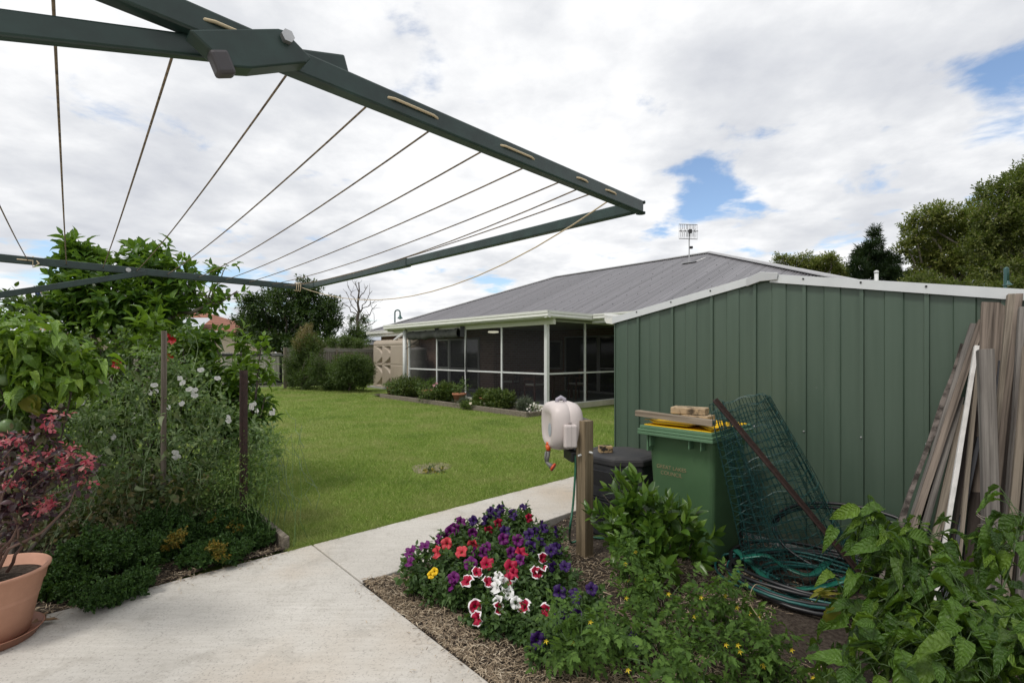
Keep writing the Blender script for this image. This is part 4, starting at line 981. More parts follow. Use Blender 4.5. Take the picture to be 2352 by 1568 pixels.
for (tx, ty, Yt, bx_, by_, w, th, mi, lab) in bd:
    a = PX(tx, ty, Yt); b = GP(bx_, by_, -.03)
    t = thing('leaning_board', lab, 'timber', b, TH, G_)
    d = (a-b).normalized(); wv = Vector((SN*.75, -CS*.75, 0))+Vector((CS, SN, 0))*.2; wv = (wv-d*wv.dot(d)).normalized(); tv = d.cross(wv)
    t.rotation_euler = Matrix((wv, d.cross(wv), d)).transposed().to_euler()
    L = (a-b).length; m = MB(); n = 9; vs = []; rg = random.Random(int(tx)); k0 = rg.uniform(-.012, .012)
    for i in range(n+1):
        f = i/n; bow = k0*math.sin(PI*f); c = b.lerp(a, f)+wv*bow
        jit = .006 if mi == 3 else .0012
        for sx, sy in ((-1, -1), (1, -1), (1, 1), (-1, 1)):
            vs.append(c+wv*(sx*(w/2+rg.uniform(-jit, jit)))+tv*(sy*(th/2+rg.uniform(-jit, jit)))+d*((rg.uniform(-.008, .008)) if i == n else 0))
    fs = [(i*4+k, i*4+(k+1) % 4, i*4+4+(k+1) % 4, i*4+4+k) for i in range(n) for k in range(4)]+[(0, 1, 2, 3), (n*4+3, n*4+2, n*4+1, n*4)]
    m.add(vs, fs); obj('board', m, wg[mi], t, bevel=.002)
    if 'wire tie' in lab:
        m = MB(); rg = random.Random(4)
        for zc in (.62, .66, .68):
            f = (zc-b.z)/(a.z-b.z); c = b.lerp(a, f); pts = []
            for i in range(17):
                q = 2*PI*i/16; pts.append(c+wv*(.045*math.cos(q))+tv*(.043*math.sin(q))+Vector((0, 0, .012*math.sin(q*2+zc*50))))
            m.tube(pts, .0022, 4)
        m.tube([c+wv*.04, c+wv*.09+Vector((0, -.02, -.06)), c+wv*.16+Vector((.05, -.05, -.09)), c+wv*.22+Vector((.1, -.06, -.12))], .004, 5)
        obj('wire_tie', m, plain('old_wire', (.22, .19, .16), .7), t)
# palings behind the boards at the end of the shed
fe = thing('paling_fence', 'weathered timber paling fence behind the leaning boards', 'fence', W(-.06, 3.6, 0), TH)
m = MB(HF)
for i in range(9):
    v = 4.3-i*.105; h = 1.8+.03*math.sin(i*2.1); m.bx(v-.05, v+.05, -.075-.004*(i % 3), -.058-.004*(i % 3), 0, h)
obj('palings', m, M_wood('paling_wood', (.07, .055, .045), (.20, .165, .135), .9, 'z', 40), fe)
m = MB(HF); m.bx(3.4, 4.3, -.135, -.085, .3, .38); m.bx(3.4, 4.3, -.135, -.085, 1.4, 1.48); obj('rail', m, wg[6], fe)
# ================================================================ clothesline
HZ = 1.97; A0 = Vector((.357, 1.37, HZ)); e1 = Vector((-.708, .706, 0)).normalized(); e2 = Vector((-.706, -.708, 0)).normalized(); LAB = 2.336
B0 = A0+e1*LAB
cl = thing('clothesline', 'dark green folding frame clothesline with pale cords overhead', 'clothesline', A0+e2*1.9-Vector((0, 0, HZ-.06)))
bw, bh = .024, .034
up = Vector((0, 0, 1))
m = MB(); m.bar(A0-e2*.01, A0+e2*1.9, bw, bh); obj('side_bar', m, m_dkgreen, cl, bevel=.003)
m = MB(); m.bar(B0-e2*.02, B0+e2*1.9, bw, bh); obj('side_bar', m, m_dkgreen, cl, bevel=.003)
m = MB(); m.bar(A0+e1*.013, B0-e1*.013, bw, bh*.95); m.bar(A0+e1*LAB*.50, A0+e1*LAB*.56, bw+.006, bh+.004); m.bar(A0+e1*LAB*.93, A0+e1*LAB*.965, bw+.006, bh+.004); obj('front_bar', m, m_dkgreen, cl, bevel=.003)
m = MB(); m.bar(A0+e2*1.9-e1*.1, B0+e2*1.9+e1*.1, .04, .05); obj('back_bar', m, m_dkgreen, cl, bevel=.003)
for P_ in (A0+e2*1.9, B0+e2*1.9):
    m = MB(); m.bar((P_.x, P_.y, .05), (P_.x, P_.y, HZ+.02), .05, .05, e1); m.box((P_.x, P_.y, .07), (.12, .12, .02)); obj('post', m, m_dkgreen, cl, bevel=.003)
for P_ in (A0, B0):
    m = MB(); r_ = []
    for k in range(9):
        q = PI*k/8; r_.append((math.sin(q), math.cos(q)))
    for dz in (-bh/2, bh/2-.004):
        m.prism([P_-e2*(.012+.018*a_)+e1*(.014*b_)+Vector((0, 0, dz)) for a_, b_ in r_], (0, 0, 0), (0, 0, .004))
    m.bar(P_+e2*.01, P_-e2*.014, .018, bh*.8); obj('end_cap', m, m_dkgreen if P_ is A0 else m_black, cl)
# braces
BN0, BN1 = PX(-60, 50, .485), PX(792, 151, .765)
nb = (BN1-BN0).normalized(); BNs = BN0-nb*.55
for nm, (p0, p1) in (('n', (BNs, BN1)), ('f', (None, None))):
    if nm == 'f':
        p1 = B0+e2*.80-e1*.022-Vector((0, 0, .006)); p0 = B0+e2*1.88-e1*.022-Vector((0, 0, .34))
    m = MB(); m.bar(p0, p1, .016, .027); obj('brace', m, m_dkgreen, cl, bevel=.003)
# bracket on the near brace
m = MB(); q0 = PX(456, 116, .59); q1 = PX(682, 118, .67); dq = (q1-q0).normalized(); sq = dq.cross(up).normalized(); uq = sq.cross(dq)
poly = [q0+uq*.017-dq*.006, q0-uq*.024+dq*.022, q0-uq*.026+dq*.05, q1-uq*.020+dq*.0, q1-uq*.014+dq*.01, q1+uq*.02-dq*.014, q1+uq*.022-dq*.022]
poly = [p-sq*0-(-sq)*.0 for p in poly]
m.prism([p+sq*.014 for p in poly], (0, 0, 0), sq*-.028); obj('bracket', m, m_dkgreen, cl, bevel=.002)
m = MB(); qc = q0-uq*.020+dq*.016+sq*.010; m.box(qc, (.022, .02, .028), Matrix((dq, sq, uq)).transposed()); obj('clip', m, plain('grey_clip', (.055, .05, .055), .5), cl, bevel=.004)
m = MB(); qb = q1-dq*.016+uq*.010
for s1 in (1,): m.tube([qb+sq*.010, qb+sq*.022], .0085, 6)
obj('bolt', m, m_steel, cl)
m = MB(); qb = B0+e2*.87-e1*.014; m.tube([qb, qb-e1*.012], .011, 8); obj('bolt', m, m_steel, cl)
# cords
m_cord = M_noise('clothesline_cord', [(.35, (.06, .045, .03)), (.6, (.22, .17, .11))], 80, 4, .8)
m_cordy = plain('yellow_cord', (.52, .43, .28), .6)
near_s = [1.33, 1.204, 1.084, .95, .82, .693, .563, .438, .313, .244, .189]; far_s = [1.22, 1.094, .964, .836, .707, .569, .441, .319, .195, .129, .085]
for i, (a, b) in enumerate(zip(near_s, far_s)):
    p = A0+e2*a; q = B0+e2*b; m = MB(); k = 12; sag = [.02, .015, .012, .02, .02, .025, .025, .02, .03, .05, .03][i]
    m.tube([p.lerp(q, j/k)-Vector((0, 0, sag*4*(j/k)*(1-j/k))) for j in range(k+1)], .0018, 6); obj('cord', m, m_cord, cl, smooth=True)
p = A0+e2*.12; q = B0+e2*.02-e1*.0; m = MB()
m.tube([p.lerp(q, j/16)-Vector((0, 0, .17*4*(j/16)*(1-j/16)*(1.2-.4*j/16))) for j in range(17)], .002, 6)
for k in range(3): 
    c = B0+e2*(.03+.012*k); m.tube([c+e1*(.02*math.cos(w_))+Vector((0, 0, .026*math.sin(w_))) for w_ in [2*PI*z/12 for z in range(13)]], .0026, 5)
obj('cord', m, m_cordy, cl, smooth=True, label='slack pale cord sagging below the front bar')
for a, b in ((1.07, .955), (.81, .70), (.555, .445), (.305, .25), (.185, .125)):
    m = MB(); off = -e1*(bw/2+.003)+Vector((0, 0, .002)); p = A0+e2*a; q = A0+e2*b
    m.tube([p-e1*.004, p+off*.8-e2*.006, p+off-e2*.016, q+off+e2*.016, q+off*.8+e2*.006, q-e1*.004], .0022, 6); obj('cord_loop', m, m_cordy, cl, smooth=True)
m = MB(); c = B0+e2*1.205
m.tube([c-e1*.014+e2*.05, c-e1*.016, c-e1*.02+Vector((0, 0, -.03)), c-e1*.016+e2*(-.02)+Vector((0, 0, -.01)), c+Vector((0, 0, .02))], .003, 6); obj('cord_loop', m, m_cordy, cl, smooth=True)
# ================================================================ plants
T_ov = leaf_tpl(5, 'ovate', .22, .25, .015, 1); T_ov2 = leaf_tpl(6, 'ovate', .30, .45, .05, 2); T_la = leaf_tpl(5, 'lance', .22, .2, .01, 3); T_rd = leaf_tpl(4, 'round', .15, .15, .02, 4)
T_s3 = leaf_tpl(3, 'lance', .2, .15, .0, 5); T_s2 = leaf_tpl(2, 'ovate', .2, .1, .0, 6)
T_he = leaf_tpl(10, 'ovate', .30, .50, .05, 7, .06); T_he2 = leaf_tpl(10, 'ovate', .42, .85, .06, 8, .06); T_he3 = leaf_tpl(10, 'heart', .18, .35, .06, 9, .05)
T_3l = comp_tpl([(leaf_tpl(8, 'ovate', .25, .45, .05, 10, .05), 0, 0, 0, 1.0, .26, 0), (leaf_tpl(7, 'lance', .25, .45, .05, 11, .05), .12, .04, .75, .72, .17, .0), (leaf_tpl(7, 'lance', .25, .45, .05, 12, .05), .12, -.04, -.75, .72, .17, .0)])
_tl = [leaf_tpl(7, 'ovate', .25, .6, .04, 20+i, .28) for i in range(4)]
def tomato(seed):
    rg = random.Random(seed); P = [(_tl[0], .62, 0, rg.uniform(-.2, .2), .40, .105, 0)]
    for x, s in ((.18, .55), (.38, .85), (.56, .8)):
        for sg in (-1, 1): P.append((_tl[rg.randrange(4)], x+rg.uniform(-.03, .03), 0, sg*rg.uniform(.9, 1.25), .30*s*rg.uniform(.85, 1.15), .078*s, -.02))
    P.append((leaf_tpl(4, 'strap', 0, 0, 0), 0, 0, 0, .66, .008, 0)); return comp_tpl(P)
T_to = [tomato(i) for i in range(4)]
def curly(seed):
    rg = random.Random(seed); P = []
    for i in range(7): P.append((leaf_tpl(3, 'round', .7, rg.uniform(-.8, .8), .16, seed*9+i), .15*rg.random(), 0, rg.uniform(-1.5, 1.5), rg.uniform(.5, .9), rg.uniform(.28, .42), rg.uniform(-.1, .2)))
    return comp_tpl(P)
T_pa = [curly(i) for i in range(5)]
def pl(name, label, cat, base, group=None): return thing(name, label, cat, base, 0, group)
def base_at(x, Y, z=.05): p = PX(x, 815, Y); return (p.x, p.y, z)
# ---------- passionfruit vine, lower right
L_pf = [(.035, .09, .009), (.065, .15, .014), (.10, .205, .018), (.022, .06, .007), (.16, .28, .026)]
m_pf = M_leaf('passionfruit_leaf', L_pf, .38, .22, .42, 1.0); m_pfy = M_leaf('yellowing_leaf', [(.34, .30, .03), (.25, .26, .035), (.30, .22, .03)], .45, .25)
rng = np.random.default_rng(21)
pv = pl('passionfruit_vine', 'sprawling passionfruit vine with large glossy crinkled leaves in front of the leaning boards', 'vine', base_at(2140, 2.0, .03))
# runners: (px, py, dist) from base outwards
rn = [[(2150, 1560, 1.95), (2080, 1400, 2.05), (2035, 1265, 2.15), (2000, 1190, 2.2)], [(2150, 1560, 1.95), (2130, 1380, 2.05), (2110, 1260, 2.2), (2150, 1230, 2.3)],
      [(2180, 1560, 1.95), (2230, 1400, 2.05), (2260, 1290, 2.1), (2330, 1240, 2.1)], [(2150, 1570, 1.95), (2040, 1480, 1.95), (1990, 1400, 2.1), (1945, 1390, 2.15)],
      [(2150, 1570, 1.95), (2080, 1500, 1.8), (2000, 1510, 1.8), (1930, 1540, 1.85)], [(2200, 1570, 1.9), (2280, 1470, 1.8), (2330, 1400, 1.75)],
      [(2150, 1570, 1.9), (2200, 1510, 1.7), (2240, 1540, 1.65)], [(2200, 1560, 1.95), (2300, 1360, 2.0), (2350, 1180, 2.15)], [(2110, 1540, 1.95), (2060, 1440, 1.98), (2090, 1340, 2.0), (2060, 1290, 2.1)],
      [(2200, 1560, 2.0), (2240, 1430, 2.1), (2180, 1330, 2.2)], [(2150, 1560, 1.9), (2120, 1470, 1.85), (2170, 1420, 1.9), (2230, 1370, 1.9)], [(2250, 1560, 1.9), (2340, 1500, 1.7), (2400, 1450, 1.7)]]
ms = MB(); P = []; D = []; N = []; L = []
for r_ in rn:
    sp = smooth_path([PX(*q) for q in r_], 7); ms.tube(sp, [.006-.0035*i/len(sp) for i in range(len(sp))], 6)
    for i in range(2, len(sp)):
        t = i/len(sp)
        for k in range(3):
            p = np.array(sp[i])+rng.normal(size=3)*.05; a = rng.uniform(0, 6.28)
            d = np.array([math.cos(a), math.sin(a)*.8, rng.uniform(-.6, .2)]); 
            pet = d/np.linalg.norm(d)*rng.uniform(.02, .06); pp = p+pet+np.array([0, 0, rng.uniform(.0, .05)])
            P.append(pp); D.append(d); N.append(np.array([0, -.3, 1.0])+rng.normal(size=3)*.38); L.append(rng.uniform(.07, .145)*(1-.45*t**3))
            if rng.random() < .7: ms.tube([sp[i], Vector(sp[i]).lerp(Vector(pp), .5)+Vector((0, 0, .01)), Vector(pp)], .0018, 4, False)
for (x, y, Y) in ((1985, 1178, 2.2), (2010, 1195, 2.22), (2040, 1190, 2.2), (1975, 1235, 2.2), (2010, 1250, 2.15), (2050, 1240, 2.15), (2080, 1225, 2.15), (1975, 1300, 2.1), (1915, 1385, 2.15), (1950, 1430, 2.1), (1900, 1490, 2.0), (1920, 1540, 1.95), (1880, 1555, 1.95), (2100, 1230, 2.2), (2150, 1250, 2.2), (2290, 1235, 2.15), (2330, 1190, 2.15)):
    for q in range(3):
        a = rng.uniform(0, 6.28); P.append(np.array(PX(x+rng.normal()*12, y+rng.normal()*10, Y+rng.normal()*.04))); D.append(np.array([math.cos(a), math.sin(a)*.6-.3, rng.uniform(-.5, .15)])); N.append(np.array([0, -.35, 1.0])+rng.normal(size=3)*.3); L.append(rng.uniform(.07, .13))
P, D, N, L = map(np.array, (P, D, N, L)); k = P[:, 2] > .06
P, D, N, L = P[k], D[k], N[k], L[k]
leaves('foliage', m_pf, pv, [T_he, T_he2, T_he3, T_3l, T_he], (P, D, N, L, L*.245*rng.uniform(.9, 1.15, len(L))), rng, (.5, 2.4))
P2 = np.array([PX(1885, 1365, 2.2), PX(1900, 1350, 2.22), PX(1925, 1395, 2.1), PX(2140, 1420, 2.05), PX(2165, 1400, 2.05)]); n = len(P2)
leaves('yellow_leaves', m_pfy, pv, [T_he2, T_3l], (P2, rng.normal(size=(n, 3))+np.array([0, -.4, -.5]), rng.normal(size=(n, 3))*.3+np.array([0, -.8, .6]), np.full(n, .10), np.full(n, .035)), rng)
obj('stems', ms, m_stem, pv, smooth=True)
# dead grey twigs
for q in ([(2190, 1420, 1.9), (2240, 1380, 1.9), (2300, 1470, 1.75), (2290, 1490, 1.72)], [(2200, 1450, 1.95), (2150, 1400, 2.0), (2130, 1440, 2.0)], [(2260, 1390, 2.0), (2200, 1450, 1.9), (2190, 1500, 1.85)]):
    m = MB(); m.tube(smooth_path([PX(*z) for z in q]), .0035, 5); obj('dead_twig', m, plain('dead_twig', (.22, .19, .15), .8), pv)
m = MB()
m.tube(smooth_path([PX(1788, 1478, 2.3), PX(1745, 1420, 2.4), PX(1722, 1380, 2.5), PX(1735, 1342, 2.55), PX(1770, 1352, 2.6)]), .0022, 4)
obj('dead_runner', m, plain('dead_vine', (.30, .24, .15), .8), pv)
# ---------- tomato plants
m_tom = M_leaf('tomato_leaf', [(.085, .17, .034), (.12, .235, .042), (.17, .30, .06), (.055, .115, .025)], .55, .32, .25, .5)
m_yf = plain('yellow_petal', (.72, .55, .03), .5)
tom = [((1455, 1320, 2.98), [(1445, 1275, 26), (1475, 1310, 36), (1425, 1300, 28), (1470, 1345, 40)], 'slim tomato plant nearest the pine post'),
       ((1350, 1500, 2.30), [(1330, 1420, 60), (1390, 1440, 60), (1290, 1480, 55), (1350, 1530, 60), (1300, 1560, 60)], 'bushy tomato plant at the front edge of the mulch beside the petunias'),
       ((1530, 1450, 2.50), [(1500, 1365, 50), (1560, 1370, 50), (1450, 1390, 50), (1540, 1430, 60), (1460, 1440, 55)], 'tallest tomato plant in the middle of the tomato patch'),
       ((1680, 1420, 2.55), [(1640, 1365, 40), (1690, 1375, 36), (1620, 1405, 50), (1680, 1415, 45), (1720, 1440, 40)], 'tomato plant growing closest to the coiled hoses'),
       ((1600, 1540, 2.15), [(1560, 1480, 70), (1640, 1500, 70), (1500, 1520, 70), (1600, 1550, 70), (1440, 1540, 60)], 'low tomato plant in front at the bottom picture edge'),
       ((1780, 1500, 2.25), [(1740, 1470, 55), (1790, 1490, 50), (1760, 1530, 60), (1700, 1530, 55), (1830, 1550, 45)], 'tomato plant next to the passionfruit vine')]
for i, ((bx_, by_, Y), bs, lab) in enumerate(tom):
    rng = np.random.default_rng(300+i); b = base_at(bx_, Y, .02)
    t = pl('tomato_plant', lab, 'tomato plant', b, 'tomato plants in the mulched bed')
    blobs = [blob(x, y, Y+rng.uniform(-.1, .1), r, r*.85) for x, y, r in bs]
    for q in range(len(blobs)):
        c, a_, b2, c2 = blobs[q]; blobs[q] = ((c[0], c[1], max(c[2], .10)), a_, b2, c2)
    arr = crown(rng, blobs, 48, 3, .09, .135, .82, .5, .1, .4, cut=.03); P, D, N, L, Wd = arr; D[:, 2] -= .35
    leaves('foliage', m_tom, t, T_to, (P, D, N, L, L), rng, (.2, 1.2))
    m = MB()
    for c in blobs: limb(m, rng, Vector(b)+Vector(rng.normal(size=3))*.02, Vector(c[0])+Vector((0, 0, c[3]*.6)), .005, .002, 6, .10)
    obj('stems', m, m_stem, t, smooth=True)
    for k in range(4):
        c = blobs[rng.integers(len(blobs))]; p = Vector(c[0])+Vector((rng.uniform(-.8, .8)*c[1], -c[2]*rng.uniform(.2, .8), c[3]*rng.uniform(.3, 1.0)))
        m = MB(); 
        for a in range(5): q = 2*PI*a/5; m.add([p, p+Vector((.006*math.cos(q-.5), -.002, .006*math.sin(q-.5))), p+Vector((.015*math.cos(q), -.008, .015*math.sin(q))), p+Vector((.006*math.cos(q+.5), -.002, .006*math.sin(q+.5)))], [(0, 1, 2, 3)])
        obj('flower', m, m_yf, t)
# ---------- petunias
def pet_mats(n, c, e=None, throat=None):
    return [M_noise(n, [(.3, tuple(x*.8 for x in c)), (.7, c)], 90, 3, .5, spec=.3), M_noise(n+'_edge', [(.3, e or c), (.7, e or c)], 9, 2, .5, spec=.3), plain(n+'_throat', throat or (.35, .38, .08), .6), m_stem]
PM = {'purple': pet_mats('purple_petal', (.115, .004, .105), None, (.02, .002, .03)), 'violet': pet_mats('violet_petal', (.026, .004, .075), None, (.01, .002, .025)), 'coral': pet_mats('coral_petal', (.50, .045, .06)),
      'crimson': pet_mats('crimson_petal', (.35, .003, .035), (.72, .66, .68)), 'plain': pet_mats('red_petal', (.36, .005, .04)), 'white': pet_mats('white_petal', (.72, .72, .70), None, (.62, .63, .45)), 'pansy': pet_mats('pansy_petal', (.75, .48, .01))}
def petunia_mesh(kind, seed):
    rg = random.Random(seed); m = MB(); n = 25; R = .036; rings = [(.10, -.02), (.35, -.006), (.83, .0), (1.0, -.004)]; vs = []
    ph = rg.uniform(0, 6)
    for f, z in rings:
        for k in range(n):
            q = 2*PI*k/n; rr = R*f*(1+(.10*abs(math.cos(2.5*q+ph))-.05)*f + (rg.uniform(-.05, .05) if f == 1 else 0))
            vs.append((rr*math.cos(q), rr*math.sin(q), z*1.0+(.010*math.sin(5*q+ph)+.005*math.sin(11*q+ph*2)+rg.uniform(-.004, .004))*f*f))
    m.cur = 0
    fs = []
    m.add(vs, [(i*n+k, i*n+(k+1) % n, (i+1)*n+(k+1) % n, (i+1)*n+k) for i in range(3) for k in range(n)]+[tuple(range(n))])
    m.mi = [0]*(n*2)+[1]*n+[2]
    b = len(m.v); m.cur = 3; m.tube([(0, 0, -.018), (0, 0, -.045)], [.004, .0025], 6)
    me = bpy.data.meshes.new('flower'); me.from_pydata([tuple(p) for p in m.v], [], m.f)
    for mm in PM[kind]: me.materials.append(mm)
    me.polygons.foreach_set('material_index', m.mi); me.polygons.foreach_set('use_smooth', [True]*len(me.polygons)); return me
PME = {k: [petunia_mesh(k, i) for i in range(3)] for k in PM}
m_petl = M_leaf('petunia_leaf', [(.055, .115, .030), (.075, .145, .038), (.10, .18, .045), (.045, .095, .025)], .55, .2, .35)
c6 = lambda x, y: (857.5+.3385*x, 1133+.3385*y)
def fpos(x, y):
    z = .27-.15*max(0, min(1, (y-1290)/130)); Y = F*(HC-z)/(y-HY); return PX(x, y, Y)
PET = [('purple petunia with the most blooms, nearest the concrete path', [('purple', q) for q in ((520, 260), (500, 285), (670, 260), (590, 195), (450, 310), (255, 400), (255, 470), (350, 360), (545, 240), (690, 290), (770, 370), (670, 400), (545, 575), (545, 620), (740, 400))], []),
       ('coral flowered petunia showing between the purple ones', [('coral', q) for q in ((500, 340), (600, 400), (440, 400), (685, 340))]+[('purple', (880, 310)), ('purple', (980, 320)), ('purple', (660, 480)), ('purple', (930, 400)), ('purple', (1000, 450)), ('plain', (840, 205)), ('plain', (780, 240)), ('plain', (1000, 410))], []),
       ('dark violet petunia farthest back beside the pine post', [('violet', q) for q in ((860, 105), (800, 120), (830, 140), (945, 140), (960, 160), (775, 160), (760, 185), (1015, 95), (680, 185), (1150, 215), (1150, 245), (1230, 260), (890, 260), (1060, 280), (1090, 265), (1130, 330), (1205, 390), (1240, 375), (1300, 500), (1070, 360), (1200, 500))]+[('plain', (1050, 165))], []),
       ('crimson petunia with white petal edges at the front of the mulch', [('crimson', q) for q in ((700, 540), (640, 600), (770, 605), (1140, 435), (1100, 540), (1145, 525), (690, 765), (715, 845), (845, 785), (1030, 770), (1180, 790))]+[('plain', q) for q in ((930, 500), (945, 545), (925, 585), (770, 480))], [(860, 850), (960, 860), (800, 870), (1050, 880), (1060, 680)]),
       ('white flowered petunia in the middle of the crimson blooms', [('white', q) for q in ((850, 570), (900, 660), (915, 690), (840, 640), (860, 740), (965, 740), (940, 610), (880, 610))], [(1000, 620), (1040, 640)]),
       ('dark violet petunia half hidden under the tomato leaves', [('violet', q) for q in ((1365, 690), (1375, 720), (1260, 670), (1480, 650), (1280, 830), (1110, 990), (1380, 830), (1240, 930), (1300, 870), (1480, 940), (1770, 990))], [(1190, 660), (1300, 760)])]
for i, (lab, fl, extra) in enumerate(PET):
    rng = np.random.default_rng(500+i); pts = [fpos(*c6(*q)) for k, q in fl]; ex = [fpos(*c6(*q)) for q in extra]
    c = sum(pts, Vector())/len(pts); t = pl('petunia', lab, 'petunia', (c.x, c.y, .02), 'petunias in the mulched bed')
    blobs = [((p.x+.01, p.y+.03, max(.07, p.z-.075)), .085, .085, .075) for p in pts+ex]+[((p.x*.7+c.x*.3, p.y*.7+c.y*.3, .09), .09, .09, .07) for p in pts]
    leaves('foliage', m_petl, t, [T_ov, T_ov2], crown(rng, blobs, 30*len(blobs), 5, .05, .044, .62, .5, .2, .35, cut=.03), rng)
    m = MB()
    for p in pts: limb(m, rng, (c.x+(p.x-c.x)*.4, c.y+(p.y-c.y)*.4, .03), p-Vector((0, -.02, .04)), .003, .002, 4, .1)
    obj('stems', m, m_stem, t)
    for (k, q), p in zip(fl, pts):
        o = bpy.data.objects.new('flower', PME[k][rng.integers(3)]); col.objects.link(o); o.parent = t
        n = Vector((rng.normal()*.6+(p.x-c.x)*1.4, -.7+rng.normal()*.35, .5+rng.normal()*.4)).normalized()
        o.matrix_basis = Matrix.Translation(p-Vector(t.location)+n*.015) @ n.to_track_quat('Z', 'Y').to_matrix().to_4x4() @ Matrix.Scale(float(rng.uniform(.92, 1.2)), 4)
p = fpos(*c6(395, 540)); t = pl('pansy', 'small yellow pansy at the left end of the petunias', 'pansy', (p.x, p.y, .03)); rng = np.random.default_rng(77)
leaves('foliage', m_petl, t, T_ov, crown(rng, [((p.x, p.y+.03, .10), .06, .05, .07)], 30, 4, .04, .03, .6, cut=.03), rng)
for d in ((0, 0), (.02, .02)):
    o = bpy.data.objects.new('flower', PME['pansy'][0]); col.objects.link(o); o.parent = t; o.matrix_basis = Matrix.Translation(p-Vector(t.location)+Vector((d[0], -.02, d[1]))) @ Vector((0, -.8, .4)).to_track_quat('Z', 'Y').to_matrix().to_4x4() @ Matrix.Scale(.62, 4)
# ---------- citrus shrub by the bin
m_cit = M_leaf('citrus_leaf', [(.045, .11, .016), (.07, .15, .02), (.10, .20, .026), (.15, .26, .034)], .34, .2, .5)
rng = np.random.default_rng(40); b = base_at(1500, 3.3, .0); t = pl('citrus_shrub', 'small citrus shrub with upright pointed leaves in front of the wheelie bin', 'shrub', b)
blobs = [blob(x, y, Y, r, r*.8) for x, y, r, Y in ((1385, 1135, 25, 3.35), (1430, 1130, 38, 3.4), (1470, 1150, 30, 3.3), (1400, 1190, 40, 3.3), (1460, 1200, 55, 3.3), (1520, 1180, 45, 3.25), (1560, 1200, 45, 3.3), (1600, 1230, 35, 3.25), (1540, 1250, 55, 3.15), (1480, 1265, 55, 3.2), (1420, 1240, 45, 3.2), (1590, 1275, 35, 3.2), (1545, 1300, 35, 3.1))]
P, D, N, L, Wd = crown(rng, blobs, 118, 7, .085, .125, .42, 1.1, .35, .25, spread=.75, nz=.1)
leaves('foliage', m_cit, t, [T_la, T_ov], (P, D, N, L, Wd), rng, (.1, 1.0))
m = MB()
for c in blobs: limb(m, rng, b, c[0], .010, .003, 6, .08)
obj('stems', m, m_bark, t)
# small weeds
rng = np.random.default_rng(41); p = GP(1480, 1410, .03)
w_ = pl('weed', 'tiny green weed on the soil near the curled teal hose', 'weed', GP(1690, 1345, .02)); q = GP(1690, 1345, .05)
leaves('foliage', m_petl, w_, T_s3, crown(rng, [((q.x, q.y, .06), .06, .05, .05)], 26, 5, .04, .022, .4, cut=.02), rng)
q = GP(1000, 1082, .05); w_ = pl('weed', 'small weed with yellow leaf on the bare lawn patch', 'weed', (q.x, q.y, .035))
leaves('foliage', M_leaf('weed_leaf', [(.06, .10, .03), (.14, .17, .04), (.45, .34, .03)], .5), w_, T_rd, crown(rng, [((q.x, q.y, .06), .13, .10, .035)], 22, 5, .04, .045, .6, cut=.03), rng)
m = MB(); c = GP(990, 1080, .0)
m.add([(c.x+.26*math.cos(a)*(1+.1*math.sin(3*a)), c.y+.32*math.sin(a)*(1+.12*math.sin(2*a)), .0395) for a in [2*PI*k/30 for k in range(30)]], [tuple(range(30))])
struct('bare_earth', m, M_noise('dry_earth', [(.3, (.12, .10, .065)), (.7, (.24, .21, .13))], 9, 6, .95))
# ================================================================ left bed
m_lem = M_leaf('lemon_leaf', [(.055, .135, .016), (.08, .18, .02), (.115, .235, .026), (.19, .33, .035), (.06, .14, .018)], .4, .30, .35)
m_lemy = M_leaf('young_lemon_leaf', [(.14, .26, .022), (.20, .34, .03), (.11, .21, .02)], .36, .28, .5)
rng = np.random.default_rng(50); Y0 = 5.3; b = base_at(290, Y0, .05); t = pl('lemon_tree', 'leafy lemon tree rising behind the sweet peas with a branch reaching right', 'tree', b)
blobs = [blob(x, y, Y0+dy, r, r2) for x, y, r, r2, dy in ((270, 690, 130, 70, 0), (180, 640, 55, 60, -.2), (160, 580, 30, 24, -.2), (215, 595, 28, 28, 0), (350, 620, 60, 40, 0), (345, 585, 35, 22, .1), (400, 650, 45, 40, 0), (300, 740, 120, 40, .2), (180, 720, 55, 50, -.1), (380, 720, 60, 40, -.1), (130, 680, 20, 25, 0), (250, 620, 50, 30, .1))]
arr = crown(rng, blobs, 560, 7, .16, .13, .52, .5, .45, .3, gap=.14)
leaves('crown', m_lem, t, [T_ov, T_ov2], arr, rng)
br = [(472, 690, 42, 20), (455, 655, 22, 22), (505, 655, 22, 26), (520, 610, 14, 14), (548, 670, 16, 14), (505, 690, 25, 16), (430, 655, 25, 22), (440, 610, 16, 14), (500, 620, 16, 18)]
bl2 = [blob(x, y, Y0-.1, r, r2) for x, y, r, r2 in br]
leaves('branch_leaves', m_lem, t, [T_ov, T_ov2], crown(rng, bl2, 40, 5, .15, .11, .5, .4, .3, .3), rng)
m = MB(); bv = Vector(b); f_ = bv+Vector((.05, 0, 1.0)); limb(m, rng, bv, f_, .05, .04, 5, .03)
for c in blobs: limb(m, rng, f_, c[0], .03, .008, 6, .08)
lb = [PX(390, 735, Y0), PX(440, 718, Y0-.1), PX(478, 700, Y0-.1), PX(505, 695, Y0-.1), PX(545, 668, Y0-.1)]; m.tube(smooth_path([f_]+lb), [.03-.025*i/30 for i in range(31)], 7)
for c in bl2: limb(m, rng, lb[2], c[0], .010, .004, 5, .08)
obj('trunk', m, M_noise('citrus_bark', [(.3, (.10, .09, .065)), (.7, (.19, .17, .13))], 12, 5, .8), t, smooth=True)
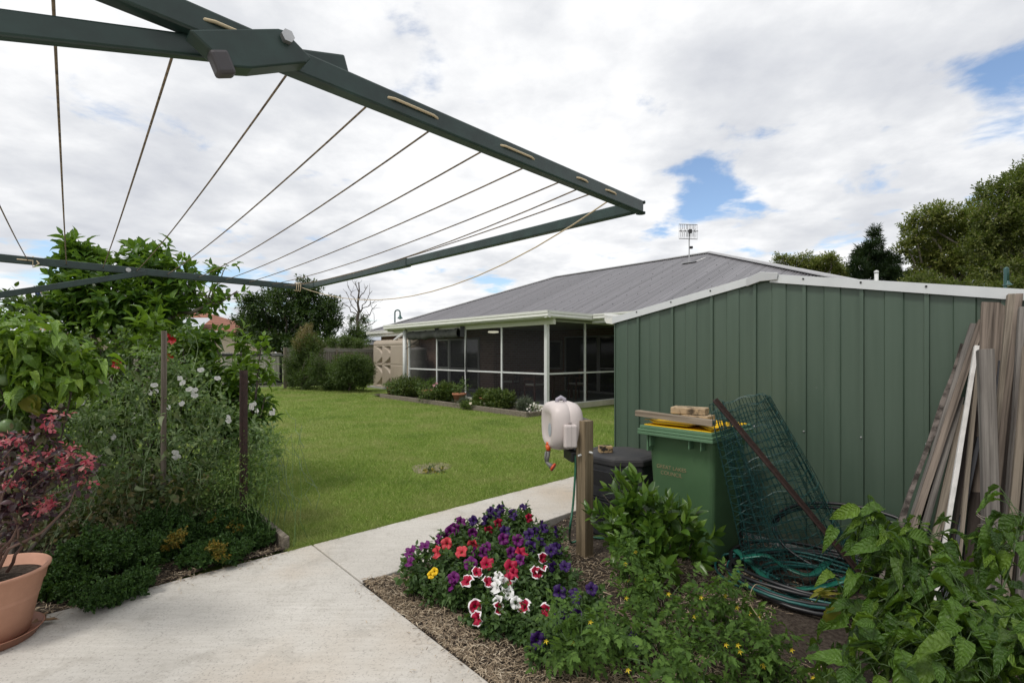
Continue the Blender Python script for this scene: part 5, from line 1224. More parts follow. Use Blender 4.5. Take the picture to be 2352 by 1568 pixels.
# young lemon shoots, right hand side of the bed
rng = np.random.default_rng(51); Y1 = 5.1; b = base_at(575, Y1, .05); t = pl('young_citrus', 'young citrus with bright lime green shoots beside the rusty post', 'shrub', b)
blobs = [blob(x, y, Y1+dy, r, r2) for x, y, r, r2, dy in ((553, 785, 18, 28, 0), (570, 850, 24, 36, 0), (600, 800, 12, 22, 0), (606, 850, 16, 32, 0), (556, 890, 28, 26, 0), (610, 905, 16, 12, -.1), (540, 850, 18, 28, .1))]
leaves('young_leaves', m_lemy, t, [T_ov, T_ov2], crown(rng, blobs, 58, 6, .14, .11, .48, .9, .2, .3), rng)
b2 = [blob(x, y, Y1, r, r2) for x, y, r, r2 in ((490, 775, 26, 20), (498, 860, 26, 30), (455, 790, 36, 30), (440, 830, 45, 40), (465, 880, 45, 40), (525, 905, 40, 25), (600, 920, 26, 12), (540, 965, 50, 36), (585, 960, 30, 28))]
leaves('old_leaves', m_lem, t, [T_ov, T_ov2], crown(rng, b2, 210, 6, .16, .115, .5, .4, .3, .3), rng)
m = MB()
for c in blobs+b2: limb(m, rng, b, c[0], .018, .005, 6, .06)
obj('stems', m, m_bark, t)
sh = [(345, 735, 4.6), (335, 745, 4.6)]
# passionfruit vine, left
rng = np.random.default_rng(52); Yp = 3.15
m_pf2 = M_leaf('vine_leaf', [(.15, .29, .02), (.23, .40, .028), (.08, .17, .015), (.31, .47, .038), (.11, .23, .019)], .42, .28, .5, .5)
b = base_at(20, 3.35, .05); t = pl('passionfruit_vine', 'bright green passionfruit vine with hanging green fruit at the left picture edge', 'vine', b)
blobs = [blob(x, y, Yp+dy, r, r2) for x, y, r, r2, dy in ((20, 770, 80, 45, 0), (90, 790, 60, 45, 0), (140, 830, 45, 40, .1), (60, 850, 80, 45, 0), (170, 870, 45, 35, .1), (-30, 830, 70, 60, 0), (20, 720, 50, 25, .15), (110, 880, 60, 40, 0), (200, 840, 35, 30, .15))]
P, D, N, L, Wd = crown(rng, blobs, 330, 3, .12, .112, .52, .1, .4, .35); D[:, 2] -= .45
leaves('foliage', m_pf2, t, [T_he, T_he2, T_he3, T_3l], (P, D, N, L, Wd), rng)
bl2 = [blob(x, y, Yp+.15, r, r2) for x, y, r, r2 in ((20, 950, 60, 55), (0, 1040, 55, 45), (60, 1010, 50, 50), (110, 960, 55, 55), (-40, 950, 60, 90))]
m_dk = M_leaf('shaded_vine_leaf', [(.045, .10, .015), (.07, .14, .018), (.035, .075, .012), (.12, .20, .022)], .45, .15)  # darker vine leaf, shade of lower leaves and bush put into colour
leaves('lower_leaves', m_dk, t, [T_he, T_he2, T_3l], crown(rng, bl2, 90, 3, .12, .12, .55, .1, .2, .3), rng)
m = MB()
for c in blobs+bl2: limb(m, rng, b, c[0], .012, .004, 7, .12)
obj('stems', m, m_bark, t)
for x, y, s in ((16, 978, .040), (10, 872, .034), (22, 1068-93+60, .034)):
    m = MB(); c = PX(x, y, Yp-.12); m.lathe(c, [(s*math.sin(PI*k/10)*.95+1e-4, -s*math.cos(PI*k/10)*1.12) for k in range(11)], 16); m.tube([c+Vector((0, 0, s)), c+Vector((.01, 0, s+.06))], .003, 5)
    obj('fruit', m, M_noise('green_fruit', [(.3, (.09, .15, .05)), (.7, (.13, .20, .07))], 25, 4, .4), t, smooth=True)
P = np.array([PX(66, 910, Yp-.1), PX(74, 905, Yp-.08)]); leaves('yellow_leaf', m_pfy, t, T_he, (P, np.array([[.1, -.1, -1.0], [.3, -.2, -1]]), np.array([[0, -1, .1], [.2, -1, .2]]), np.array([.14, .12]), np.array([.05, .045])), rng)
# rose bush
rng = np.random.default_rng(53); Yr = 4.75; b = base_at(330, Yr, .05); t = pl('rose_bush', 'rose bush with three red blooms among the lemon and sweet pea leaves', 'rose bush', b)
m_rose = M_leaf('rose_leaf', [(.045, .10, .018), (.07, .14, .024), (.11, .20, .034), (.17, .26, .04)], .4, .25)
blobs = [blob(x, y, Yr, r, r2) for x, y, r, r2 in ((230, 800, 70, 45), (330, 790, 70, 40), (420, 790, 55, 45), (250, 870, 70, 50), (360, 860, 70, 50), (450, 860, 50, 50), (170, 830, 50, 50), (300, 940, 100, 60), (430, 940, 80, 60), (200, 930, 60, 60))]
leaves('foliage', m_rose, t, [T_ov, T_rd], crown(rng, blobs, 620, 6, .13, .062, .62, .4, .3, .3), rng)
m = MB()
for c in blobs: limb(m, rng, b, c[0], .012, .004, 6, .08)
obj('stems', m, m_bark, t)
m_redp = plain('red_rose', (.40, .004, .012), .5)
for x, y, r in ((272, 836, .045), (391, 822, .042), (398, 781, .036), (388, 770, .02)):
    m = MB(); c = PX(x, y, Yr-.38); rg = random.Random(int(x))
    for k in range(16):
        a = k*2.4; e = .3+k*.06; rr = r*(.25+.045*k); p = c+Vector((rr*math.cos(a), -rr*.3+rg.uniform(-.01, .01), rr*math.sin(a)*.8))
        d = Vector((math.cos(a), -.5, math.sin(a))).normalized(); s_ = d.cross(Vector((0, -1, 0))).normalized()
        m.add([p-d*r*.3, p+s_*r*.42, p+d*r*.5+Vector((0, -r*.2, 0)), p-s_*r*.42], [(0, 1, 2, 3)])
    obj('rose_flower', m, m_redp, t)
# shooting lime green twig in front of the lemon tree
rng = np.random.default_rng(54); tt = pl('lemon_sapling', 'single upright sprig of lime green leaves in front of the lemon tree', 'sapling', base_at(335, 4.35, .05))
leaves('foliage', m_lemy, tt, [T_ov, T_ov2], crown(rng, [blob(342, 745, 4.35, 20, 24), blob(335, 800, 4.35, 14, 20)], 13, 6, .14, .125, .45, 1.4, .1, .2), rng)
m = MB(); limb(m, rng, base_at(335, 4.35, .05), PX(342, 740, 4.35), .01, .004, 6, .03); obj('stem', m, m_stem, tt)
# sweet peas on stakes
rng = np.random.default_rng(55); Ys = 4.05
m_pea = M_leaf('sweet_pea_leaf', [(.16, .25, .105), (.23, .33, .14), (.085, .165, .055), (.31, .40, .18)], .5, .32, .3)
b = base_at(400, Ys, .06); t = pl('sweet_pea', 'grey green sweet peas with white flowers and pods climbing between two stakes', 'sweet pea', b)
bs = [(380, 860, 60, 45), (300, 900, 70, 50), (220, 950, 60, 50), (440, 910, 60, 50), (500, 950, 60, 50), (560, 990, 55, 50), (600, 1040, 40, 60), (340, 980, 80, 50), (430, 1010, 80, 50), (520, 1050, 70, 50), (240, 1020, 60, 45), (180, 960, 45, 40), (330, 1060, 80, 45), (440, 1090, 70, 45), (560, 1110, 60, 50), (250, 1090, 50, 45), (610, 1000, 30, 40), (360, 820, 40, 25), (420, 860, 50, 35), (170, 1060, 40, 60), (220, 1140, 60, 50), (300, 1150, 70, 45), (400, 1170, 70, 45), (500, 1160, 60, 50)]
blobs = [blob(x, y, Ys+((x-400)/220)*.12+rng.uniform(-.15, .15), r, r2, .22) for x, y, r, r2 in bs]
leaves('foliage', m_pea, t, [T_ov, T_la, T_rd], crown(rng, blobs, 1750, 4, .11, .05, .45, .2, .15, .45, gap=.18, gs=9.0), rng)
ms = MB(); vb = Vector(b)
for k in range(210):
    c = blobs[rng.integers(len(blobs))]; e = Vector(c[0])+Vector(rng.normal(size=3))*.14; s_ = Vector((e.x+rng.normal()*.12, e.y+rng.normal()*.08+.02, max(.06, e.z-rng.uniform(.3, .8))))
    limb(ms, rng, s_, e, .0028, .0018, 6, .09)
obj('stems', ms, plain('pea_stem', (.17, .235, .11), .6), t)
Pd = []
for k in range(60):
    c = blobs[rng.integers(0, 13)]; Pd.append(np.array(c[0])+rng.normal(size=3)*np.array([.12, .05, .1])+np.array([0, -.2, 0]))
m_pod = M_leaf('pea_pod', [(.18, .24, .10), (.22, .27, .12), (.14, .19, .08)], .5, .15)
pod_me = None; tp = leaf_tpl(6, 'strap', .5, .3, 0)
pv_, pt_ = leaf_mesh(tp, np.zeros((1, 3)), np.array([[0., 0, -1]]), np.array([[0., -1, 0]]), np.array([.078]), np.array([.0085]), rng)
pod_me = bpy.data.meshes.new('pod'); pod_me.from_pydata(pv_.tolist(), [], pt_.tolist()); pod_me.materials.append(m_pod)
for q in Pd:
    o = bpy.data.objects.new('pod', pod_me); col.objects.link(o); o.parent = t
    o.matrix_basis = Matrix.Translation(Vector(q)-Vector(t.location)) @ Matrix.Rotation(float(rng.normal()*.9), 4, 'Z') @ Matrix.Rotation(float(rng.normal()*.6), 4, 'Y') @ Matrix.Rotation(float(rng.normal()*.4), 4, 'X')
m_wp = M_leaf('white_petal', [(.78, .78, .76), (.82, .82, .80)], .5, .45, .3, 0, (.8, .8, .75))
def swp(seed):
    V1 = leaf_mesh(leaf_tpl(4, 'round', -.25, -.3, .06, seed), np.array([[0, 0, 0.], [0, 0, 0], [0, 0, -.005]]), np.array([[.5, -.1, 1.0], [-.6, -.1, .8], [.1, -.7, .3]]), np.array([[0, -1, .1], [0, -1, .1], [0, -.5, 1.]]), np.array([.036, .034, .026]), np.array([.017, .017, .011]), np.random.default_rng(seed))
    me = bpy.data.meshes.new('flower'); me.from_pydata(V1[0].tolist(), [], V1[1].tolist()); me.materials.append(m_wp); return me
SW = [swp(i) for i in range(4)]
for x, y in ((355, 888), (362, 902), (349, 905), (414, 872), (421, 882), (445, 903), (452, 898), (437, 897), (447, 912), (389, 938), (183, 930), (190, 926), (525, 961), (528, 970), (402, 1042), (399, 1053), (407, 1050), (581, 933), (590, 944), (576, 939), (628, 944), (624, 952), (462, 853), (420, 930), (265, 1006), (500, 872), (588, 930), (262, 1008)):
    o = bpy.data.objects.new('flower', SW[rng.integers(4)]); col.objects.link(o); o.parent = t
    o.matrix_basis = Matrix.Translation(PX(x, y, Ys-.34+((x-400)/220)*.12)-Vector(t.location)) @ Matrix.Rotation(float(rng.normal()*.7), 4, 'Z') @ Matrix.Rotation(float(rng.normal()*.5), 4, 'Y') @ Matrix.Scale(1.0, 4)
# filler of bean and parsley stalks low in the bed
rng = np.random.default_rng(56)
b = base_at(560, 4.0, .06); t = pl('parsley_stalks', 'tall thin parsley stalks gone to seed around the rusty post', 'herb', b)
m_fn = M_leaf('parsley_stalk_leaf', [(.07, .15, .028), (.11, .20, .038), (.15, .26, .05), (.20, .27, .055)], .55, .3)
bs = [(570, 1060, 45, 60), (530, 1100, 50, 60), (610, 1090, 35, 50), (480, 1130, 50, 50), (590, 1140, 40, 40), (540, 1160, 50, 35), (630, 1030, 22, 40), (440, 1150, 40, 40)]
blobs = [blob(x, y, 3.85, r, r2, .18) for x, y, r, r2 in bs]
leaves('foliage', m_fn, t, [T_s3, T_s2, T_ov], crown(rng, blobs, 1500, 4, .08, .026, .45, .6, .15, .5), rng)
m = MB()
for k in range(80):
    c = blobs[rng.integers(len(blobs))]; e = Vector(c[0])+Vector(rng.normal(size=3))*.10; limb(m, rng, (e.x+rng.normal()*.05, e.y, .07), e, .0024, .0014, 5, .05)
obj('stems', m, plain('parsley_stem', (.09, .16, .045), .6), t)
# parsley clumps
m_par = M_leaf('parsley_leaf', [(.03, .085, .016), (.05, .12, .022), (.08, .17, .03), (.018, .055, .012)], .55, .12, .35)
m_pary = M_leaf('yellowed_parsley', [(.42, .26, .02), (.34, .22, .03), (.25, .22, .03), (.10, .14, .02)], .6, .15)
PAR = [((250, 1285), [(230, 1255, 65, 40), (290, 1270, 55, 42), (190, 1290, 55, 40), (330, 1290, 45, 35), (240, 1310, 60, 35), (160, 1330, 40, 30)], 3.25, 'large dark curly parsley clump beside the terracotta pot', 0),
       ((220, 1370), [(150, 1370, 35, 22), (240, 1370, 45, 18), (300, 1345, 40, 18), (190, 1395, 22, 16), (115, 1350, 25, 30)], 2.95, 'low curly parsley spilling onto the concrete edge', 0),
       ((420, 1250), [(400, 1235, 45, 35), (440, 1250, 35, 30), (370, 1200, 45, 35), (350, 1250, 35, 30)], 3.55, 'parsley clump with a yellowed head in the middle of the bed edge', [(404, 1240, 14, 14), (412, 1228, 8, 8), (390, 1250, 8, 8)]),
       ((490, 1270), [(490, 1270, 26, 18), (510, 1262, 24, 24), (460, 1270, 30, 16), (540, 1275, 24, 15)], 3.5, 'small parsley with yellow leaves nearest the concrete', [(500, 1262, 13, 16), (515, 1275, 10, 8), (488, 1255, 8, 6)]),
       ((580, 1230), [(560, 1215, 45, 32), (590, 1235, 32, 30), (520, 1200, 40, 30), (575, 1255, 30, 22), (480, 1210, 40, 30)], 3.8, 'parsley clump at the timber edging end of the bed', [(538, 1213, 16, 12), (545, 1205, 8, 6), (500, 1190, 10, 6)])]
for i, ((bx_, by_), bs, Y, lab, yel) in enumerate(PAR):
    rng = np.random.default_rng(600+i); t = pl('parsley', lab, 'parsley', base_at(bx_, Y, .06), 'curly parsley clumps along the bed edge')
    blobs = [blob(x, y, Y+rng.uniform(-.08, .08), r, r2, .16) for x, y, r, r2 in bs]; blobs = [((c[0], c[1], max(c[2], .13)), a, b_, d) for c, a, b_, d in blobs]
    leaves('foliage', m_par, t, T_pa, crown(rng, blobs, 210*len(blobs), 4, .07, .034, 1.0, .9, .35, .5, gap=.22, gs=14.0, cut=.05), rng)
    if yel:
        yb = [blob(x, y, Y-.14, r, r2, .06) for x, y, r, r2 in yel]; leaves('yellow_leaves', m_pary, t, T_pa, crown(rng, yb, 22*len(yb), 4, .04, .024, 1.0, .5, .2, .4, cut=.05), rng)
# withered undergrowth
rng = np.random.default_rng(57); t = pl('bean_plants', 'withered yellowing bean leaves low in the bed behind the parsley', 'bean plant', base_at(310, 3.7, .06))
bs = [(290, 1190, 60, 40), (360, 1140, 70, 45), (240, 1170, 50, 40), (430, 1120, 60, 40), (310, 1110, 60, 40), (180, 1200, 40, 40), (120, 1150, 60, 60), (110, 1230, 50, 40), (60, 1180, 60, 70)]
blobs = [blob(x, y, 3.8, r, r2, .2) for x, y, r, r2 in bs]
leaves('foliage', M_leaf('withered_leaf', [(.05, .08, .02), (.08, .11, .025), (.16, .13, .04), (.22, .17, .06), (.03, .06, .015), (.10, .15, .03)], .6, .15), t, [T_ov, T_rd], crown(rng, blobs, 420, 4, .10, .055, .62, .2, .2, .4), rng)
m = MB()
for k in range(60):
    c = blobs[rng.integers(len(blobs))]; e = Vector(c[0])+Vector(rng.normal(size=3))*.14; limb(m, rng, (e.x+rng.normal()*.1, e.y+.05, .06), e, .003, .0016, 5, .10)
obj('stems', m, plain('dry_stem', (.13, .13, .06), .7), t)
rng = np.random.default_rng(58); t = pl('bush', 'dark leafy bush coloured as if in shadow, deep in the left bed', 'bush', base_at(240, 4.9, .06))
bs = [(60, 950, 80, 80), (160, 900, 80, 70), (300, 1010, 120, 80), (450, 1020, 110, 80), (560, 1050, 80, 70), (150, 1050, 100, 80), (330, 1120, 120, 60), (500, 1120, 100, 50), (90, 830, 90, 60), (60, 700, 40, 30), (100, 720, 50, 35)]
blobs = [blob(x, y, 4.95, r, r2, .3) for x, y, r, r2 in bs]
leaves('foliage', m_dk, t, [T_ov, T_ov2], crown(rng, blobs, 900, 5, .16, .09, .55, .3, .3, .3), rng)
m = MB()
for c in blobs: limb(m, rng, base_at(240, 4.95, .06), c[0], .018, .005, 6, .08)
obj('stems', m, m_bark, t)
# stakes
m_stake = M_wood('stake_wood', (.085, .07, .055), (.22, .185, .15), .85, 'z', 70)
a, q = PX(377, 760, 3.86), PX(374, 815, 3.86); m = MB(); m.bar(q-Vector((0, 0, 1.5)), a, .045, .035, (CS, SN, 0)); tag(obj('garden_stake', m, m_stake, None, bevel=.003), 'grey square wooden stake rising out of the sweet peas', 'stake')
m = MB(); a = PX(558, 850, 3.80); d_ = Vector((0, 0, 1))
for an in (20, 140, 260):
    r_ = Vector((math.cos(math.radians(an)), math.sin(math.radians(an)), 0)); p = a+r_*.016; m.bar((p.x, p.y, -.1), (p.x, p.y, a.z), .007, .034, r_)
tag(obj('star_picket', m, m_rust, None), 'rusty steel picket standing upright at the right end of the sweet peas', 'picket')
m = MB()
for z in (.5, .9, 1.2): m.tube([PX(377, 800, 3.84).xy.to_3d()+Vector((0, 0, z)), PX(468, 800, 3.82).xy.to_3d()+Vector((0, 0, z-.02)), PX(558, 800, 3.78).xy.to_3d()+Vector((0, 0, z))], .0008, 4)
tag(obj('trellis_wire', m, m_rust, None), 'thin wires strung between wooden stake and rusty picket', 'wire')
# timber edging of the left bed
ed = MB(HF); ed.bx(1.215, 1.265, UF+.05, 7.4, -.05, .15); tag(obj('timber_edging', ed, m_timber_y, None, bevel=.006), 'grey timber edging board at the right end of the left flower bed', 'edging')
# terracotta pot with loropetalum
pc = Vector((-2.72, 2.52, .06)); t = thing('terracotta_pot', 'terracotta plastic pot on a saucer at the left picture edge', 'pot', pc)
m = MB(Matrix.Translation(pc) @ Matrix.Scale(.93, 4, (0, 0, 1))); m.lathe((0, 0, 0), [(.0, .025), (.135, .025), (.15, .03), (.185, .225), (.188, .228), (.187, .236), (.190, .24), (.189, .248), (.193, .252), (.203, .305), (.210, .31), (.222, .375), (.232, .378), (.234, .39), (.228, .396), (.217, .392), (.205, .33), (.0, .33)], 48, caps=(False, False))
obj('pot_body', m, m_terra, t, smooth=True)
m = MB(Matrix.Translation(pc)); m.lathe((0, 0, 0), [(.0, .003), (.175, .0), (.20, .045), (.207, .047), (.203, .05), (.185, .018), (.0, .016)], 40, caps=(False, False)); obj('saucer', m, M_noise('saucer_terracotta', [(.3, (.27, .12, .08)), (.7, (.36, .17, .11))], 6, 5, .6), t, smooth=True)
m = MB(Matrix.Translation(pc)); m.lathe((0, 0, 0), [(.208, .312), (.12, .326), (.0, .328)], 30, caps=(False, False)); obj('potting_soil', m, m_soil, t)
rng = np.random.default_rng(60); t = pl('loropetalum', 'dark purple and pink leaved shrub growing in the terracotta pot', 'shrub', pc+Vector((0, 0, .34)))
pk_ = [(103, 981), (118, 953), (43, 1013), (112, 1041), (167, 1052), (150, 1066), (176, 1077), (82, 1105), (183, 1105), (21, 1110), (13, 1065), (60, 1056), (62, 1120), (47, 1150), (116, 1157), (94, 1168), (66, 1189), (84, 1077), (159, 1030), (140, 1080), (5, 1010), (135, 1095), (200, 1060), (20, 1000), (75, 1050), (-40, 1040), (-60, 1100)]
Yl = lambda x: 2.38+rng.uniform(-.13, .16)
pb = [blob(x, y, Yl(x), 15, 6, .05) for x, y in pk_]
leaves('pink_leaves', M_leaf('pink_leaf', [(.50, .05, .10), (.60, .11, .17), (.62, .32, .28), (.38, .025, .06), (.62, .18, .22)], .4, .3, .4, 0, (.5, .1, .1)), t, [T_ov, T_rd], crown(rng, pb, 4*len(pb), 5, .06, .030, .55, .1, .1, .3), rng)
db = [blob(x+rng.uniform(-15, 15), y+12, Yl(x)+.03, 26, 16, .07) for x, y in pk_]+[blob(x, y, 2.5, 40, 30, .1) for x, y in ((20, 1060), (70, 1090), (60, 1160), (10, 1150), (40, 1210), (-40, 1100))]
leaves('purple_leaves', M_leaf('purple_leaf', [(.035, .014, .026), (.055, .022, .036), (.075, .03, .04), (.028, .014, .02), (.09, .09, .03)], .4, .12, .4, 0, (.2, .03, .06)), t, [T_ov, T_rd], crown(rng, db, 7*len(db), 5, .07, .042, .6, .1, .15, .3), rng)
m = MB()
for k in range(9):
    c = db[rng.integers(len(db))]; limb(m, rng, pc+Vector((rng.normal()*.04, rng.normal()*.04, .34)), c[0], .009, .003, 6, .06)
for c in pb[::2]: limb(m, rng, pc+Vector((0, 0, .6)), c[0], .005, .002, 5, .08)
obj('stems', m, plain('loropetalum_stem', (.12, .07, .055), .8), t)
# dead leaves on the slab by the pot
m = MB(); p = GP(100, 1425, .07)
for k in range(5):
    a = k*1.3; d = Vector((math.cos(a), math.sin(a), 0)); q = p+Vector((.04*math.cos(k*2.1), .05*math.sin(k*3.3), .004*k)); s_ = Vector((-d.y, d.x, 0))
    m.add([q-d*.05, q+s_*.016+Vector((0, 0, .012)), q+d*.05+Vector((0, 0, .01)), q-s_*.016+Vector((0, 0, .010))], [(0, 1, 2), (0, 2, 3)])
tag(obj('dead_leaves', m, plain('dead_leaf', (.20, .12, .06), .8, var=.3), None), 'curled brown dead leaves on the concrete beside the pot saucer', 'dead leaves')
# ================================================================ garden bed by the verandah
ed = MB(HF); ed.bx(8.15, 8.25, 8.35, 15.8, -.03, .17); tag(obj('sleeper_edging', ed, m_timber_y, None, bevel=.01), 'long timber sleeper edging in front of the verandah garden', 'edging')
ed = MB(HF); ed.bx(8.255, 9.33, 8.35, 8.44, -.03, .15); tag(obj('sleeper_edging', ed, M_wood('sleeper_x', (.09, .075, .055), (.22, .18, .14), .85, 'x', 40), None, bevel=.01), 'short timber sleeper returning to the verandah corner post', 'edging')
g = MB(HF); g.grid(lambda a, b: (8.255+1.13*a, 8.45+8.2*b, .09+.03*math.sin(b*40)*math.sin(a*6)), 8, 60); struct('verandah_bed_soil', g, m_soil)
m_box = M_leaf('hedge_leaf', [(.055, .10, .016), (.08, .14, .022), (.12, .18, .03), (.18, .22, .04), (.04, .075, .014)], .45, .15, .4)
m_grey = M_leaf('grey_herb_leaf', [(.12, .15, .10), (.16, .19, .13), (.08, .11, .06)], .6, .1)
def uvr(x, v): return U_of(x, v)
SH = [(942, 8.95, 890, .72, .36, 1.15, 900, 'largest clipped box shrub at the far end of the verandah garden', m_box), (1025, 8.8, 903, .42, .30, .55, 480, 'rounded box shrub in the middle of the verandah garden', m_box),
      (1148, 8.75, 920, .44, .28, .55, 520, 'box shrub nearest the verandah corner post', m_box), (1105, 8.75, 912, .24, .22, .3, 200, 'small box shrub behind the flower dish', m_box),
      (1090, 8.45, 938, .40, .12, .3, 200, 'low ground cover along the inside of the sleeper', m_box), (1205, 8.65, 935, .24, .20, .3, 200, 'grey green lavender near the short sleeper', m_grey), (1068, 8.5, 930, .26, .18, .25, 150, 'silvery herb beside the second terracotta pot', m_grey),
      (988, 8.42, 908, .5, .12, .3, 160, 'low green plants at the foot of the two big box shrubs', m_box)]
for i, (x, v, y, ru, rz, rv, n, lab, mt_) in enumerate(SH):
    rng = np.random.default_rng(700+i); u = uvr(x, v); c = W(u, v, 0); z = HC-(y-HY)/F*c.y
    t = pl('box_shrub' if mt_ is m_box else 'grey_herb', lab, 'shrub', (c.x, c.y, .1), 'shrubs in the verandah garden')
    blobs = [((c.x+rng.normal()*.25*ru, c.y+rng.normal()*.25*ru, max(.12, z+rng.normal()*.08)), ru*rng.uniform(.6, .85), ru*rng.uniform(.6, .8), rz*rng.uniform(.75, 1)) for k in range(6)]
    leaves('foliage', mt_, t, [T_s2, T_s2], crown(rng, blobs, n*4, 5, .09, .075 if mt_ is m_box else .06, .5 if mt_ is m_box else .22, .6, .45, .3, cut=.1), rng)
    m = MB()
    for b_ in blobs: limb(m, rng, (c.x, c.y, .08), b_[0], .015, .005, 4, .05)
    obj('stems', m, m_bark, t)
def flowerset(t, pts, r, mat, rng):
    for p in pts:
        m = MB(); 
        for k in range(9):
            a = k*2.4; d = Vector((math.cos(a), -.4, math.sin(a))).normalized(); s_ = d.cross(Vector((0, -1, .2))).normalized(); q = Vector(p)+d*r*.25*(k % 3)
            m.add([q-d*r*.3, q+s_*r*.45, q+d*r*.6, q-s_*r*.45], [(0, 1, 2, 3)])
        obj('flower', m, mat, t)
m_pink = plain('pink_petal', (.62, .30, .34), .5); m_cream = plain('cream_petal', (.72, .64, .50), .5); m_whp = plain('white_flower', (.74, .70, .64), .5)
POT = [(983, 8.62, 922, .21, 'terracotta pot holding the pink rose in the verandah garden', 'pink'), (1055, 8.55, 932, .20, 'terracotta pot with a thin leafy plant beside the silvery herb', 'leafy'), (1118, 8.48, 940, .20, 'shallow terracotta dish with a cream flower', 'cream'), (897, 8.42, 905, .13, 'dark terracotta pot at the far end of the verandah garden', 'dark')]
for i, (x, v, yb, r, lab, kd) in enumerate(POT):
    rng = np.random.default_rng(800+i); u = uvr(x, v); c = W(u, v, .10); h = .30 if kd != 'cream' else .14
    t = thing('terracotta_pot', lab, 'pot', c, 0, 'terracotta pots in the verandah garden')
    if kd == 'cream': prof = [(.02, 0), (.03, .12), (r*.6, .13), (r, .20), (r+.01, .205), (r-.02, .20), (.0, .16)]
    else: prof = [(.0, 0), (r*.65, 0), (r*.92, h*.8), (r*1.05, h*.8), (r*1.08, h), (r*.95, h), (r*.9, h*.85), (0, h*.85)]
    m = MB(Matrix.Translation(c)); m.lathe((0, 0, .07 if kd == 'cream' else .02), prof, 24, caps=(False, False)); obj('pot_body', m, M_noise('pot_clay', [(.3, (.30, .115, .06)), (.7, (.40, .17, .09))], 8, 5, .8), t, smooth=True)
    m = MB(Matrix.Translation(c)); m.lathe((0, 0, .16 if kd == 'cream' else h*.9), [(r*.92, 0), (0, .01)], 20, caps=(False, False)); obj('potting_soil', m, m_soil, t)
    pn = {'pink': ('rose_bush', 'pink flowering rose in the verandah garden', 'rose bush'), 'leafy': ('pot_plant', 'wispy green plant in the pot by the verandah post', 'plant'), 'cream': ('pot_plant', 'low plant with one cream flower in the shallow dish', 'plant'), 'dark': ('pot_plant', 'small leafy plant in the dark pot at the garden end', 'plant')}[kd]
    p = pl(*pn, c+Vector((0, 0, h)))
    hh = {'pink': .34, 'leafy': .40, 'cream': .12, 'dark': .22}[kd]
    bl_ = [((c.x+rng.normal()*.12, c.y+rng.normal()*.1, c.z+h+hh*rng.uniform(.3, .9)), .16, .16, hh*.45) for k in range(5)]
    leaves('foliage', m_rose, p, [T_s3, T_ov], crown(rng, bl_, {'pink': 130, 'leafy': 70, 'cream': 40, 'dark': 60}[kd], 5, .09, .05, .55, .5, .2, .3), rng)
    m = MB()
    for b_ in bl_: limb(m, rng, c+Vector((0, 0, h*.9)), b_[0], .008, .003, 5, .08)
    obj('stems', m, m_stem, p)
    s_ = c.y
    if kd == 'pink': flowerset(p, [PX(xx, yy, s_-.2) for xx, yy in ((996, 884), (1002, 880), (1006, 888), (1012, 886), (994, 893), (1000, 897), (990, 899), (1015, 893), (1004, 893))], .06, m_pink, rng)
    if kd == 'cream': flowerset(p, [PX(1119, 921, s_-.1), PX(1150, 905, s_-.1), PX(1080, 925, s_-.1), PX(1113, 925, s_-.1)], .05, m_cream, rng)
rng = np.random.default_rng(820); c = W(uvr(1226, 8.75), 8.75, .1); t = pl('daisy_bush', 'small white flowering bush beside the verandah corner post', 'daisy bush', c); cz = HC-(940-HY)/F*c.y
leaves('foliage', m_rose, t, [T_s3], crown(rng, [((c.x, c.y, cz), .20, .20, .16)], 160, 5, .08, .04, .5, cut=.1), rng)
flowerset(t, [Vector((c.x+.2*math.cos(a)*s_, c.y-.12*s_-.03, cz+.16*math.sin(a)*s_+.03)) for a, s_ in [(k*2.4, math.sqrt(k/22)) for k in range(22)]], .035, m_whp, rng)
# ================================================================ fence, gate, far garden
uF = 23.3
m_fence = M_wood('fence_paling', (.12, .105, .085), (.33, .30, .255), .9, 'z', 30, (.06, .05, .04))
def paling_run(m, va, vb, h, w=.10, gap=.006, u=uF):
    v = va; i = 0
    while v < vb: m.bx(v, min(v+w, vb), u, u+.016+.004*(i % 2), .08, h-.03*((i*7) % 3)*.3); v += w+gap; i += 1
fn = thing('boundary_fence', 'weathered grey timber paling fence with capping behind the bottlebrush shrubs', 'fence', W(uF, 9.5, 0), TH)
v0g = V_of(655, uF); 
m = MB(HF); paling_run(m, v0g, 16, 1.80); obj('palings', m, m_fence, fn)
m = MB(HF); m.bx(v0g-.05, 16, uF-.05, uF+.05, 1.82, 1.86); m.bx(v0g, 16, uF-.03, uF-.002, 1.70, 1.815); m.bx(v0g, 16, uF-.05, uF-.002, .95, 1.03); m.bx(v0g, 16, uF-.05, uF-.002, .22, .30); obj('rail', m, M_wood('fence_rail', (.16, .15, .13), (.36, .34, .30), .9, 'x', 30), fn)
m = MB(HF)
vv = v0g
while vv < 16: m.bx(vv-.06, vv+.06, uF-.055, uF+.06, 0, 1.90 if vv == v0g else 1.815); vv += 2.4
obj('post', m, m_timber, fn)
fl = thing('boundary_fence', 'pale weathered timber fence continuing left of the gate behind the lemon tree', 'fence', W(uF, -4, 0), TH)
gA, gB = V_of(478, uF), v0g-.09
m = MB(HF); paling_run(m, -14, gA-.1, 1.72, .12, .02); obj('palings', m, M_wood('pale_paling', (.20, .18, .15), (.40, .37, .32), .9, 'z', 30), fl)
m = MB(HF); m.bx(-14, gA-.1, uF-.05, uF-.002, 1.5, 1.58); m.bx(-14, gA-.1, uF-.05, uF-.002, .4, .48); obj('rail', m, m_timber, fl)
gt = thing('timber_gate', 'pale grey paling gate with black steel frame and diagonal brace', 'gate', W(uF, (gA+gB)/2, 0), TH)
m = MB(HF); v = gA+.02; i = 0
